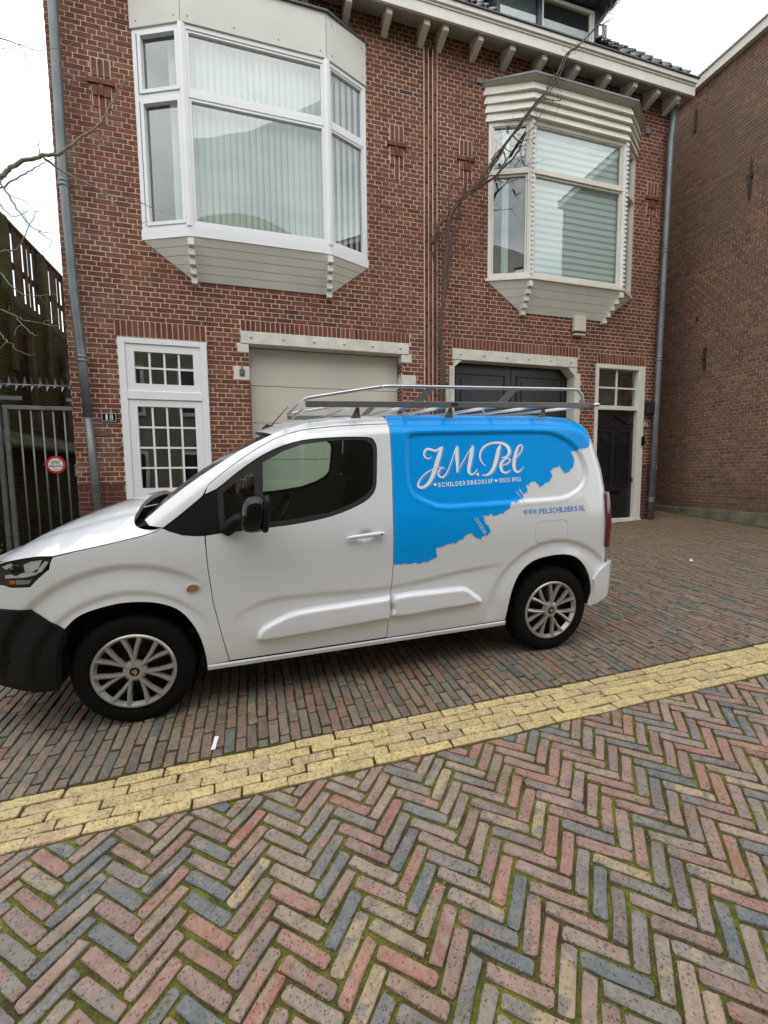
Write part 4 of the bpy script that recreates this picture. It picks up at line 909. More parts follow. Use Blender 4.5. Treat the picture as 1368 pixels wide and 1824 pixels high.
# side and back walls, ceilings of the houses
m = MB(); m.add([(-2.2, .0065, 0), (-2.2, 8, 0), (-2.2, 8, 8.14), (-2.2, .0065, 8.14)], [(0, 1, 2, 3)]); m.build('side_wall', 'mortar', h18, fixn=False)
m = MB(); m.add([(7.42, .0065, 0), (7.42, 8, 0), (7.42, 8, 8.14), (7.42, .0065, 8.14)], [(0, 1, 2, 3)]); m.add([(-2.2, 8, 0), (7.42, 8, 0), (7.42, 8, 8.14), (-2.2, 8, 8.14)], [(0, 1, 2, 3)]); m.build('side_wall', 'mortar_side', h16, fixn=False)
def side_bricks(parent, X, sgn, y0, y1, z0, z1, mat, k_lim=0, joint=.011, hid=None, name='brick', depth=.01):
    """bricks on a wall lying in the plane x = X, seen from the side sgn"""
    full = []
    k = int(z0/CH)
    while k*CH < z1:
        za, zb = k*CH+joint/2, (k+1)*CH-joint/2; hdr = (k % 2 == 0); st = .11 if hdr else .22; y = y0-(0 if hdr else (.055 if k//2 % 2 else .165))
        while y < y1:
            a, b = max(y0, y+joint/2), min(y1, y+st-joint/2)
            if b-a > .03: full.append((px_area(X, (a+b)/2, (za+zb)/2, (b-a), .05) if abs(b-a-st+joint) < .002 else 0, a, b, za, zb, hdr))
            y += st
        k += 1
    full.sort(key=lambda t: -t[0]); rest = MB()
    mesh = {}
    for i, (w, a, b, za, zb, hdr) in enumerate(full):
        if i < k_lim and w > 0:
            key = (hdr, i % 3)
            if key not in mesh:
                mm = MB(); wd = (b-a)/2; j = lambda: random.uniform(-.0015, .0015)
                mm.add([(sgn*0, -wd+j(), -.026+j()), (0, wd+j(), -.026+j()), (0, wd+j(), .026+j()), (0, -wd+j(), .026+j()), (-sgn*depth, -wd, -.026), (-sgn*depth, wd, -.026), (-sgn*depth, wd, .026), (-sgn*depth, -wd, .026)],
                       [(0, 1, 2, 3), (0, 4, 5, 1), (1, 5, 6, 2), (2, 6, 7, 3), (3, 7, 4, 0)])
                q = mm.mesh(name); q.materials.append(M[mat]); mesh[key] = q
            put(mesh[key], name, parent, X+sgn*random.uniform(-.0015, .002), (a+b)/2, (za+zb)/2)
        else:
            x = X+sgn*random.uniform(-.002, .002); xb = X-sgn*depth; rest.ct = random.random()
            j = lambda: random.uniform(-.0015, .0015)
            rest.add([(x, a+j(), za+j()), (x, b+j(), za+j()), (x, b+j(), zb+j()), (x, a+j(), zb+j()), (xb, a, za), (xb, b, za), (xb, b, zb), (xb, a, zb)],
                     [(0, 1, 2, 3), (0, 4, 5, 1), (1, 5, 6, 2), (2, 6, 7, 3), (3, 7, 4, 0)])
    rest.build('brickwork', mat, parent, kind='stuff', fixn=False)
side_bricks(h18, -2.2, -1, .0, 1.2, 1.0, 8.0, 'brick'); side_bricks(h16, 7.42, 1, .0, .9, .5, 8.0, 'brick')
# downpipes
def downpipe(parent_label, pts, r, joints, group='zinc downpipes on the brick fronts'):
    t = thing('downpipe', parent_label, 'downpipe', (pts[-1][0], pts[-1][1], 0), group)
    P = [(p[0]-pts[-1][0], p[1]-pts[-1][1], p[2]) for p in pts]
    MB().tube(P, r, 16).build('pipe', 'zinc', t, smooth=True)
    for z in joints:
        i = [k for k in range(len(pts)-1) if pts[k][2] >= z >= pts[k+1][2]][0]; a, b = Vector(P[i]), Vector(P[i+1]); q = (a.z-z)/(a.z-b.z); c = a+(b-a)*q
        MB().lathe([(r, z-.05), (r+.008, z-.045), (r+.008, z-.02), (r+.003, z-.015), (r+.003, z), (r+.009, z+.005), (r+.009, z+.03), (r, z+.035)], 16, (c.x, c.y, 0), 'z').build('pipe_collar', 'zinc', t, smooth=True)
        MB().box(c.x-.012, c.x+.012, c.y, .01-pts[-1][1], z-.012, z+.012).build('pipe_bracket', 'galv', t)
    return t
dp = downpipe('grey zinc downpipe left of door 18, dented where it leans', [(-2.06, -.14, 8.0), (-2.06, -.12, 7.0), (-2.085, -.10, 5.2), (-2.06, -.10, 3.8), (-2.02, -.10, 3.0), (-2.0, -.10, 2.25)], .052, [5.05, 2.98])
MB().tube([(-.0+(-2.0+2.0), 0, 2.26), (.03, 0, 1.6), (.05, 0, .5)], .047, 16).build('iron_shoe', 'galv', dp, smooth=True)
downpipe('grey zinc downpipe at the right end of the brick front beside lamp and number 16', [(7.33, -.12, 7.98), (7.32, -.11, 7.6), (7.30, -.10, 7.3), (7.27, -.10, 5.0), (7.24, -.10, 2.7), (7.20, -.10, .53)], .05, [5.45, 3.55, .95])
# ------------------------------------------------------------------ right hand building
rb_ = thing('brick_building', 'tall dark brown brick side wall with pale roof edge right of the townhouses', 'building')
XR = 8.42
m = MB(); m.box(XR+.008, XR+8, -4.6, 9, 0, 8.76); m.build('wall', 'mortar_side', rb_)
side_bricks(rb_, XR, -1, -2.2, 2.1, .74, 8.72, 'brick_side', 300, joint=.0135)
side_bricks(rb_, XR, -1, -4.6, -2.2, .74, 8.72, 'brick_side', 0, joint=.0135)
B('concrete_plinth', 'concrete', rb_, (XR-.05, XR+.006, -4.6, 9, .1, .735), bev=.01)
B('roof_edge', 'cream2', rb_, (XR-.10, XR+.2, -4.7, 9.1, 8.72, 8.87), (XR-.13, XR+.2, -4.7, 9.1, 8.875, 8.90))
def wall_anchor(y, z0, z1):
    m = MB(); m.box(XR-.045, XR-.005, y-.022, y+.022, z0, z1); m.box(XR-.055, XR-.046, y-.03, y+.03, (z0+z1)/2-.03, (z0+z1)/2+.03); m.build('wall_anchor', 'rust', rb_)
wall_anchor(-.07, 3.43, 3.83)
m = MB(); y = -.72; m.tube([(XR-.03, y, 6.15), (XR-.04, y, 6.4), (XR-.03, y, 6.85)], [.012, .03, .008], 6); m.box(XR-.06, XR-.01, y-.04, y+.04, 6.50, 6.56); m.build('wall_anchor', 'rust', rb_)
m = MB(); m.box(XR-.03, XR-.004, .35, .39, 8.0, 8.4); m.build('wall_anchor', 'rust', rb_)
m = MB(); m.box(XR-.03, XR-.004, .1, .14, 4.4, 4.46); m.build('wall_anchor', 'rust', rb_)
# ------------------------------------------------------------------ alley on the left
aw = thing('alley_wall', 'dark mossy brick retaining wall behind the barred gate', 'wall')
XA = -3.6
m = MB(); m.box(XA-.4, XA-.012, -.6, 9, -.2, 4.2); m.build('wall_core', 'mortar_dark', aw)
MB().box(XA-.38, XA-.02, -.6, 9, 4.2, 4.44).build('wall_coping', 'woodg', aw)
side_bricks(aw, XA-.005, 1, .2, 5.2, .3, 4.28, 'brick_alley', 300, joint=.012)
m = MB()
for k in range(9): y = .1+k*.7; m.prism([(XA-.005, 1.9), (XA+.20, 1.95), (XA+.20, 2.0), (XA-.005, 2.22)], .69, 'y', y)
m.build('mossy_ledge', 'woodg', aw)
fe = thing('timber_fence', 'dark rotten timber fence with gaps standing on the mossy alley wall', 'fence')
for k in range(34):
    y = .30+k*.175; zt = 5.63; w = random.choice((.10, .115, .09, .15))
    g = random.uniform(-.012, .012)
    B('fence_board', 'wood', fe, (XA-.092, XA-.078, y+g, y+g+w, 4.42+random.uniform(-.03, .03), zt-.03))
    if k % 7 == 3: B('fence_board', 'wood', fe, (XA-.155, XA-.14, y+.085+g, y+.085+g+w, 4.42+random.uniform(0, .5), zt-.04))
B('top_rail', 'wood', fe, (XA-.20, XA-.05, .3, 5.8, 5.60, 5.64)); B('rail', 'wood', fe, (XA-.138, XA-.102, .3, 5.8, 4.95, 5.04), (XA-.138, XA-.102, .3, 5.8, 4.40, 4.5))
for y in (.6, 1.9, 3.2, 4.6): B('fence_post', 'woodg', fe, (XA-.06, XA+.045, y, y+.10, 3.2, 5.55), bev=.005)
for y in (1.9, 3.3): B('brace', 'wood', fe, (XA+.006, XA+.08, y+.5, y+.62, 2.3, 3.9))
# gate
gt_ = thing('barred_gate', 'galvanised barred alley gate hung between brick wall and downpipe', 'gate', (-2.2, .1, 0))
gx = lambda x: x+2.2
def GBX(name, mat, *b, par=None): return B(name, mat, par or gt_, *[(gx(a), gx(b_), c-.1, d-.1, e, f) for a, b_, c, d, e, f in b], bev=.003)
zt = 2.40
for L0, L1 in ((-2.985, -2.155), (-3.60, -3.015)):
    lf = GBX('gate_leaf', 'galv', (L0, L0+.05, .08, .12, .35, zt), (L1-.05, L1, .08, .12, .35, zt), (L0+.05, L1-.05, .081, .119, zt-.05, zt), (L0+.05, L1-.05, .081, .119, .40, .45))
    n = 5 if L1 > -2.5 else 3
    for i in range(n):
        x = L0+.05+(L1-L0-.1)*(i+1)/(n+1) if n == 5 else L0+.05+(L1-L0-.1)*(i+1)/(n+1)
        MB().tube([(gx(x), 0, .45), (gx(x), 0, zt-.05)], .012, 8).build('gate_bar', 'galv', lf, smooth=True)
GBX('gate_post', 'rust', (-2.15, -2.10, .06, .14, .3, 2.50))
GBX('hinge_plate', 'galv', (-2.24, -2.14, .055, .079, 1.50, 1.66), (-2.28, -2.16, .055, .079, 2.46, 2.50), (-3.25, -2.76, .055, .079, 2.46, 2.51))
sp = thing('spiked_bar', 'rotating anti-climb bar of steel spikes above the gate', 'security bar', (-2.2, .1, 2.66))
MB().tube([(-1.4, 0, -.01), (.06, 0, 0)], .013, 8).build('bar', 'galv', sp, smooth=True)
for i in range(17):
    x = -1.36+i*.083
    for q in range(3):
        a = q*2*pi/3+(.5 if i % 2 else 0)+pi/2; d = Vector((0, cos(a), sin(a)))
        MB().add  # spikes are flat triangular blades
        m = MB(); m.prism([(-.018, 0), (.018, 0), (0, .105)], .006, 'y', -.003); o = m.build('spike', 'galv', sp); o.location = (x, 0, 0); o.rotation_euler = (a-pi/2, 0, 0)
# sign on the gate
sg = thing('round_sign', 'round red and white no parking sign wired to the gate bars', 'sign', (-2.452, .075, 1.652))
MB().lathe([(0, .004), (.108, .004), (.112, 0), (.112, -.004), (.11, -.006)], 48).build('sign_back', 'red', sg)
MB().lathe([(0, -.0062), (.111, -.006)], 48).build('red_ring', 'red', sg); MB().lathe([(0, -.009), (.083, -.0085), (.083, -.0065)], 48).build('sign_face', 'signw', sg)
m = MB()
text_on(m, 'UITRIT', lambda u, v: (-.052+u*.104, -.0105, .008+v*.042), .018)
text_on(m, 'VRIJLATEN', lambda u, v: (-.072+u*.144, -.0105, -.043+v*.040), .018)
m.box(-.033, .033, -.0108, -.0095, -.062, -.057); m.build('sign_lettering', 'blackm', sg, fixn=False)
MB().tube([(-.16, .01, 0), (.16, .01, 0)], .002, 4).build('tie_wire', 'galv', sg)
# green plant at the gate foot
gp = MB()
for k in range(420):
    x, y, z = -3.08+random.gauss(0, .13), -.25+random.gauss(0, .07), .22+abs(random.gauss(0, .17)); s_ = random.uniform(.015, .035)
    d = Vector((random.gauss(0, 1), random.gauss(0, 1), random.gauss(0, 1))).normalized(); e = d.orthogonal().normalized(); f = d.cross(e)
    c = Vector((x, y, z)); gp.add([c-e*s_, c-f*s_*.5, c+e*s_, c+f*s_*.5], [(0, 1, 2, 3)])
gp.build('leafy_plant', 'leaf', label='green leafy weed growing at the foot of the gate beyond the van nose', cat='plant', fixn=False)
# ------------------------------------------------------------------ bare trees
def branchy(t, paths, r0_, mat, twigs, seed, name='branch', tw=.10):
    rnd = random.Random(seed); tm_ = MB()
    for i, p in enumerate(paths):
        P = bez(p, 4); n = len(P); ra = r0_[i] if i < len(r0_) else r0_[-1]
        P = [q+Vector((rnd.gauss(0, .006), rnd.gauss(0, .004), rnd.gauss(0, .006))) for q in P]
        R = [max(.0022, ra*(1-.85*k/(n-1))) for k in range(n)]
        MB().tube(P, R, 7).build(name, mat, t, smooth=True)
        for q in range(twigs):
            k = rnd.randrange(2, n-1); d = (P[min(k+1, n-1)]-P[k-1]).normalized()
            side = Vector((rnd.gauss(0, 1), rnd.gauss(0, .6), rnd.gauss(.2, 1))).normalized(); a = P[k]; v = (d*.5+side).normalized(); l_ = rnd.uniform(.3, 1)*tw*2
            pts = [a]
            for s_ in range(4): v = (v+Vector((rnd.gauss(0, .3), rnd.gauss(0, .2), rnd.gauss(.05, .3)))).normalized(); pts.append(pts[-1]+v*l_/4)
            tm_.tube(pts, [R[k]*.5, .003, .0026, .002, .0014], 4)
    if twigs: tm_.build('twigs', mat, t, kind='stuff')
cl = thing('climbing_tree', 'bare twisted climber leaning up the brick front past the right bay window to the roof', 'bare climber', (0, 0, 0))
g = BAKE['climb']; base = g[0][0]
g[0] = [[base[0]-.01, -.1, .45], [base[0]+.01, -.1, 1.2], [base[0], -.1, 2.0]]+g[0]
branchy(cl, g, [.036, .016, .022, .012, .014, .014, .012, .014, .020, .011, .012], 'bark', 8, 3, tw=.13)
main2 = [[p[0]+.035*sin(i*1.1)+.02, p[1]-.02, p[2]+.02*cos(i*1.3)] for i, p in enumerate(g[0][:26])]
main3 = [[p[0]-.03*sin(i*.9+1), p[1]-.01, p[2]-.03*cos(i*.8)] for i, p in enumerate(g[0][3:24])]
branchy(cl, [main2, main3], [.024, .020], 'bark', 16, 5, tw=.12)
lt_ = thing('bare_tree', 'bare grey barked street tree whose thin branches reach in front of the left downpipe', 'tree', (0, 0, 0))
TX, TY = -3.9, -1.35
MB().tube([(TX, TY, .1), (TX+.03, TY, 1.5), (TX-.02, TY, 3.2), (TX+.05, TY, 5), (TX+.1, TY, 7)], [.11, .085, .07, .05, .02], 10).build('trunk', 'bark', lt_, smooth=True)
lb = BAKE['leftb']
for i in (0, 3, 4, 6, 7, 11, 13, 15, 17, 18):
    p = lb[i][0]; lb[i] = [[TX, TY, p[2]-.35], [(TX+p[0])/2, (TY+p[1])/2, p[2]-.12]]+lb[i]
branchy(lt_, lb, [.026, .012, .007, .013, .013, .006, .012, .008, .007, .005, .005, .009, .005, .009, .005, .010, .006, .008, .006], 'barkl', 2, 8, tw=.09)
# ------------------------------------------------------------------ building across the street (behind the camera, mirrored in the panes)
op = thing('facing_building', 'pale brick house with cream cornice on the other side of the street', 'building')
FY = -11.6
B('wall', 'brick_opp', op, (-13, 2.0, -19, FY, -.8, 9.6)); B('wall', 'brick_opp', op, (2.01, 9.0, -19, FY-.05, -.8, 8.4))
MB().prism([(1.9, 8.4), (9.1, 8.4), (5.5, 11.6)], 5.5, 'y', -19).build('gable_roof', 'slate', op)
B('cornice', 'cream2', op, (-13.2, 2.0, FY, FY+.25, 9.3, 9.75), (-13.2, 2.0, FY, FY+.12, 6.5, 6.7))
m = MB(); n = 14; m.prism([(-3+6*i/n, 9.75) for i in (0, n)]+[(-3+6*(1-i/n), 9.75+1.3*sin(pi*(1-i/n))) for i in range(1, n)], .25, 'y', FY-.25); m.build('curved_gable', 'cream', op)
for x in (-9.8, -7.4, -5.0, -2.6, -.2, 3.2, 6.0):
    for z in (.6, 3.7, 6.9):
        if x > 2 and z > 5: continue
        f = B('window', 'cream2', op, (x, x+1.3, FY, FY+.08, z, z+1.8)); B('pane', 'pianoblack', f, (x+.12, x+1.18, FY+.08, FY+.09, z+.12, z+1.68))
# bare trees across the street
for i, (x, y) in enumerate(((-9.5, -10.2), (10.5, -10.4))):
    t = thing('bare_tree', ['leafless tall tree across the street at the left', 'leafless tall tree across the street at the right'][i], 'tree', (0, 0, 0)); rnd = random.Random(i+20)
    MB().tube([(x, y, -.6), (x+.1, y, 3), (x, y, 7)], [.16, .12, .05], 8).build('trunk', 'bark', t, smooth=True); mm = MB()
    for k in range(60):
        z = rnd.uniform(2.5, 7); a = rnd.uniform(0, 2*pi); p = Vector((x, y, z)); v = Vector((cos(a), sin(a), 1)).normalized(); pts = [p]
        for s_ in range(5): v = (v+Vector((rnd.gauss(0, .25), rnd.gauss(0, .25), rnd.gauss(.15, .2)))).normalized(); pts.append(pts[-1]+v*.5)
        mm.tube(pts, [.03, .02, .015, .01, .006, .004], 4)
    mm.build('branches', 'bark', t, kind='stuff')
# ------------------------------------------------------------------ the van
O = Vector((-.6801, -3.8837, .0618))
ex = Vector((.99959292, -.00139943, .02849614)); ey = Vector((-.000468961, .99785553, .06545317)); ez = Vector((-.02852663, -.06543989, .99744867))
van = thing('parked_van', 'white delivery van with blue paint stroke lettering parked in front of the garage doors', 'van')
van.matrix_world = Matrix(((ex.x, ey.x, ez.x, O.x), (ex.y, ey.y, ez.y, O.y), (ex.z, ey.z, ez.z, O.z), (0, 0, 0, 1)))
YC = .89
def interp(x, xs, ys):
    if x <= xs[0]: return ys[0]
    for i in range(1, len(xs)):
        if x <= xs[i]: t = (x-xs[i-1])/(xs[i]-xs[i-1]); return ys[i-1]+t*(ys[i]-ys[i-1])
    return ys[-1]
_tz = [.15, .30, .45, .95, 1.10, 1.3, 1.5, 1.66, 1.80, 2.2]; _ty = [.03, -.01, -.03, -.03, -.015, .03, .075, .115, .155, .155]
_tt = []
for i in range(220):
    z = i*.01; _tt.append(sum(interp(z+d*.02, _tz, _ty) for d in range(-3, 4))/7)
def tum(z): z = max(0, min(2.18, z))*100; i = int(z); return _tt[i]+(_tt[i+1]-_tt[i])*(z-i)
def plan(x): a = max(0, (-.25-x)/.64); b = max(0, (x-3.15)/.36); return .27*a**2.4+.07*b**3
TE = [(.125, 1.188), (.207, 1.257), (.327, 1.349), (.418, 1.412), (.528, 1.482), (.636, 1.549), (.745, 1.604), (.85, 1.652), (.95, 1.692), (1.06, 1.722), (1.267, 1.745), (1.479, 1.757), (1.677, 1.764), (2.256, 1.766), (2.85, 1.758), (3.04, 1.745), (3.12, 1.72), (3.19, 1.645), (3.235, 1.53), (3.275, 1.354), (3.29, 1.17), (3.295, .98), (3.298, .77), (3.30, .655)]
def segd(px, pz, a, b):
    vx, vz = b[0]-a[0], b[1]-a[1]; t = max(0, min(1, ((px-a[0])*vx+(pz-a[1])*vz)/(vx*vx+vz*vz+1e-12))); dx, dz = px-a[0]-t*vx, pz-a[1]-t*vz; return sqrt(dx*dx+dz*dz)
def pd(x, z, poly, closed=False):
    n = len(poly); return min(segd(x, z, poly[i], poly[(i+1) % n]) for i in range(n if closed else n-1))
def inside(x, z, poly):
    c = False; j = len(poly)-1
    for i in range(len(poly)):
        if (poly[i][1] > z) != (poly[j][1] > z) and x < (poly[j][0]-poly[i][0])*(z-poly[i][1])/(poly[j][1]-poly[i][1])+poly[i][0]: c = not c
        j = i
    return c
def smooth(t): t = max(0, min(1, t)); return t*t*(3-2*t)
def bez2(p, sub=3, closed=True):
    n = len(p); out = []
    for i in range(n if closed else n-1):
        a, b, c, d = [Vector(p[k % n] if closed else p[max(0, min(n-1, k))]) for k in (i-1, i, i+1, i+2)]
        for k in range(sub):
            t = k/sub; q = .5*((2*b)+(c-a)*t+(2*a-5*b+4*c-d)*t*t+(3*b-a-3*c+d)*t**3); out.append((q.x, q.y))
    if not closed: out.append(tuple(p[-1]))
    return out
RECESS = bez2([(1.689, 1.596), (1.704, 1.629), (1.753, 1.648), (2.17, 1.650), (2.60, 1.650), (2.789, 1.642), (2.872, 1.617), (2.98, 1.56), (3.045, 1.48), (3.078, 1.387), (3.072, 1.301), (3.009, 1.219), (2.9, 1.17), (2.784, 1.156), (2.45, 1.153), (2.116, 1.151), (1.907, 1.155), (1.814, 1.185), (1.714, 1.239), (1.678, 1.31), (1.676, 1.45)], 2)
FARCH = [(-.3, .637), (-.25, .685), (-.192, .715), (-.097, .738), (-.001, .748), (.112, .737), (.194, .712), (.258, .675), (.312, .612), (.358, .515), (.383, .395), (.388, .269)]
RARCH_ = [(2.391, .292), (2.40, .399), (2.428, .534), (2.483, .645), (2.576, .722), (2.70, .755), (2.844, .758), (2.938, .738), (3.007, .695), (3.068, .62), (3.11, .52), (3.126, .416), (3.108, .33)]
RARCH = bez2(RARCH_, 3, False); FARCH = bez2(FARCH, 3, False)
CREASE = [(.50, .52), (.60, .62), (.70, .668), (.832, .685), (1.483, .668), (1.75, .690), (2.024, .725), (2.237, .74), (2.40, .75)]
def R_edge(x, z):
    if z < 1.0 and x < 3.0: return 0
    r = 0.
    d = pd(x, z, TE[:9]) if x < 1.1 else 9
    if d < .10: r = max(r, .045*(1-d/.10)**2)
    d2 = pd(x, z, TE[8:17]) if z > 1.5 else 9
    if d2 < .13: r = max(r, .12*(1-d2/.13)**2.3)
    d3 = pd(x, z, TE[16:]) if x > 2.9 else 9
    if d3 < .12: r = max(r, .075*(1-d3/.12)**2.2)
    return r
def yv(x, z):
    y = tum(z)+plan(x)+R_edge(x, z)
    # wheel arch flares
    for cx, steps in ((.0, ((.632, .028, .015, .14), (.478, .02, .009, .06))), (2.785, ((.545, .03, .015, .11),))):
        if abs(x-cx) > .8 or z < .25: continue
        r = sqrt((x-cx)**2*.92+(z-.33)**2)
        if r > .70: continue
        fade = smooth((z-.30)/.15)*((1-smooth((x-.26)/.22)) if cx == 0 else 1)
        for R0, w_, amp, back in steps:
            if r < R0: y += amp*fade*smooth((R0-r)/w_)*(1-smooth((R0-w_-r)/back))
    # swage line over the sill
    if .45 < x < 2.45 and .3 < z < .80:
        zc = interp(x, [p[0] for p in CREASE], [p[1] for p in CREASE]); fade = smooth((x-.50)/.3)*smooth((2.45-x)/.4)
        y += .014*fade*(smooth((zc-z)/.035)*(1-smooth((zc-z)/.20)))
    if 1.28 < x < 1.46 and .93 < z < 1.09: y += .024*smooth(1.15*(1-sqrt(((x-1.37)/.070)**2+((z-1.008)/.052)**2)))
    # loading bay panel recess
    if 1.6 < x < 3.15 and 1.08 < z < 1.72:
        d = pd(x, z, RECESS, True); ins = inside(x, z, RECESS); sd_ = d if ins else -d
        y += .016*smooth(sd_/.024)+(-.003*math.exp(-((sd_+.010)/.010)**2) if sd_ < 0 else 0)
    return y
def inset(poly, d):
    n = len(poly); out = []
    for i in range(n):
        a, b, c = Vector(poly[i-1]), Vector(poly[i]), Vector(poly[(i+1) % n]); t = (c-a).normalized(); q = b+Vector((-t.y, t.x))*d
        if not inside(q.x, q.y, poly): q = b-Vector((-t.y, t.x))*d
        out.append((q.x, q.y))
    return out
RREF = [RECESS]+[inset(RECESS, d) for d in (.006, .012, .018, .024)]
def cdt_panel(outline_, holes=(), step=.02, yf=yv, off=0., rim=.014, ref=None, extra=None):
    """mesh of a body panel given by its outline in side view; returns MB"""
    loops = [outline_]+list(holes); pts = []; edges = []
    for lp in loops:
        n = len(lp); base = len(pts); k = 0; pp = []
        for i in range(n):
            a, b = lp[i], lp[(i+1) % n]; L_ = math.dist(a, b); q = max(1, int(L_/(step*1.2)))
            for s_ in range(q): pp.append((a[0]+(b[0]-a[0])*s_/q, a[1]+(b[1]-a[1])*s_/q))
        pts += pp; edges += [(base+i, base+(i+1) % len(pp)) for i in range(len(pp))]
    for lp in (ref or ()):
        n = len(lp); base = len(pts); pp = []
        for i in range(n):
            a, b = lp[i], lp[(i+1) % n]; q = max(1, int(math.dist(a, b)/(step*1.2)))
            for s_ in range(q): pp.append((a[0]+(b[0]-a[0])*s_/q, a[1]+(b[1]-a[1])*s_/q))
        pts += pp; edges += [(base+i, base+(i+1) % len(pp)) for i in range(len(pp))]
    x0 = min(p[0] for p in outline_); x1 = max(p[0] for p in outline_); z0 = min(p[1] for p in outline_); z1 = max(p[1] for p in outline_)
    bpts = pts[:]
    cell = {}
    for p in bpts: cell.setdefault((int(p[0]/step), int(p[1]/step)), []).append(p)
    def near(x, z):
        i, j = int(x/step), int(z/step)
        for a in (-1, 0, 1):
            for b in (-1, 0, 1):
                for p in cell.get((i+a, j+b), ()):
                    if (p[0]-x)**2+(p[1]-z)**2 < (step*.55)**2: return True
        return False
    j = 0; z = z0+step*.5
    while z < z1:
        x = x0+(step*.5 if j % 2 else step)
        while x < x1:
            if inside(x, z, outline_) and not any(inside(x, z, h) for h in holes) and not near(x, z): pts.append((x, z))
            x += step
        z += step*.9; j += 1
    vo, eo, fo_, a_, b_, c_ = delaunay_2d_cdt([Vector(p) for p in pts], edges, [], 0, 1e-6)
    fs = []
    for f in fo_:
        cx = sum(vo[i].x for i in f)/len(f); cz = sum(vo[i].y for i in f)/len(f)
        if inside(cx, cz, outline_) and not any(inside(cx, cz, h) for h in holes): fs.append(tuple(f))
    m = MB(); m.v = [(v.x, yf(v.x, v.y)+off, v.y) for v in vo]
    cnt = {}
    for f in fs:
        for i in range(len(f)): e = (f[i], f[(i+1) % len(f)]); k = (min(e), max(e)); cnt[k] = cnt.get(k, 0)+1
    m.f = fs; m.t = [0]*len(fs)
    if rim:
        mp_ = {}
        for (a, b), c in list(cnt.items()):
            if c == 1:
                for q in (a, b):
                    if q not in mp_: mp_[q] = len(m.v); v = m.v[q]; m.v.append((v[0], v[1]+rim, v[2]))
                m.f.append((a, b, mp_[b], mp_[a])); m.t.append(0)
    return m
def flat_rim(o, n_front):
    pass
def vbuild(m, name, mat, parent=None, smooth_=True, both=False, auto=True, **k):
    """build; both = also the mirrored panel on the other side of the van"""
    o = m.build(name, mat, parent or van, smooth=smooth_, **k)
    if smooth_:
        me = o.data
        try: me.set_sharp_from_angle(angle=radians(38))
        except Exception: pass
    if both:
        q = MB(); q.v = [(v[0], 2*YC-v[1], v[2]) for v in m.v]; q.f = [f[::-1] for f in m.f]; q.t = m.t; c = q.build(name, mat, parent or van, smooth=smooth_)
        try: c.data.set_sharp_from_angle(angle=radians(38))
        except Exception: pass
    return o
g_ = .0022
DF = [(.436, 1.306), (.434, 1.085), (.437, .906), (.451, .686), (.482, .491), (.512, .308)]
DR = [(1.587, 1.728), (1.583, 1.56), (1.577, 1.406), (1.56, 1.121), (1.548, .816), (1.529, .606), (1.497, .311)]
DT = [(.436, 1.306), (.468, 1.368), (.53, 1.418), (.61, 1.476), (.727, 1.554), (.847, 1.619), (.93, 1.650), (1.028, 1.675), (1.217, 1.695), (1.41, 1.704), (1.587, 1.708)]
WIN = bez2([(.512, 1.341), (.608, 1.418), (.724, 1.498), (.841, 1.560), (.96, 1.600), (1.081, 1.620), (1.264, 1.628), (1.431, 1.625), (1.474, 1.606), (1.490, 1.554), (1.482, 1.46), (1.475, 1.388), (1.461, 1.302), (1.416, 1.242), (1.317, 1.192), (1.165, 1.145), (.982, 1.117), (.798, 1.104), (.513, 1.092)], 2, False)
BL = [(-.309, 1.034), (-.211, 1.052), (-.096, 1.070), (.022, 1.091), (.111, 1.107), (.177, 1.124), (.215, 1.144)]
SILLT = .308
# door
top_r = [(p[0], p[1]-g_) for p in DT if p[0] > .45][::-1]
door_out = [(.436+g_, 1.083)]+[(p[0]+g_, p[1]) for p in DF[2:-1]]+[(.512+g_, SILLT+.004), (1.497-g_, SILLT+.004)]+[(p[0]-g_, p[1]) for p in DR[::-1][1:-1]]+[(1.587-g_, 1.708-g_)]+top_r[1:]+[(.449, 1.318), (.508, 1.343)]+WIN[1:-1]+[(.513, 1.090)]
dr = vbuild(cdt_panel(door_out, (), .016), 'door', 'vanwhite', both=True)
# fender
fend = [(-.309, 1.030)]+[(p[0], p[1]-g_) for p in BL[1:]]+[(.250, 1.122), (.316, 1.095), (.38, 1.085), (.434-g_, 1.082)]+[(p[0]-g_, p[1]) for p in DF[2:-1]]+[(.512-g_, SILLT), (.50, SILLT), (.39, .300)]+FARCH[::-1][1:]
fend = fend[:-9]+[(-.335, .955), (-.322, 1.002)]
vbuild(cdt_panel(fend, (), .016), 'front_wing', 'vanwhite', both=True)
bump_ = [(-.341, .962)]+[p for p in FARCH if p[0] < -.094][::-1]+[ (-.413, .73), (-.448, .757), (-.596, .769), (-.80, .775), (-.84, .90), (-.567, .893), (-.528, .878), (-.432, .878), (-.388, .922)]
vbuild(cdt_panel(bump_, (), .016), 'front_bumper', 'vanwhite', both=True)
bl_ = [(-.84, .77), (-.596, .766), (-.448, .754), (-.413, .727), (-.3, .632), (-.33, .56), (-.352, .48), (-.368, .38), (-.371, .286), (-.492, .283), (-.60, .31), (-.84, .36)]
vbuild(cdt_panel(bl_, (), .02, off=-.012), 'lower_bumper', 'plastic', both=True)
for i in range(6):
    z = .46+i*.03
    MB().add
    m = MB(); m.tube([(-.60, yv(-.60, z)-.016, z), (-.70, yv(-.70, z)-.016, z)], .005, 6); m.build('grille_slot', 'rubber', van)
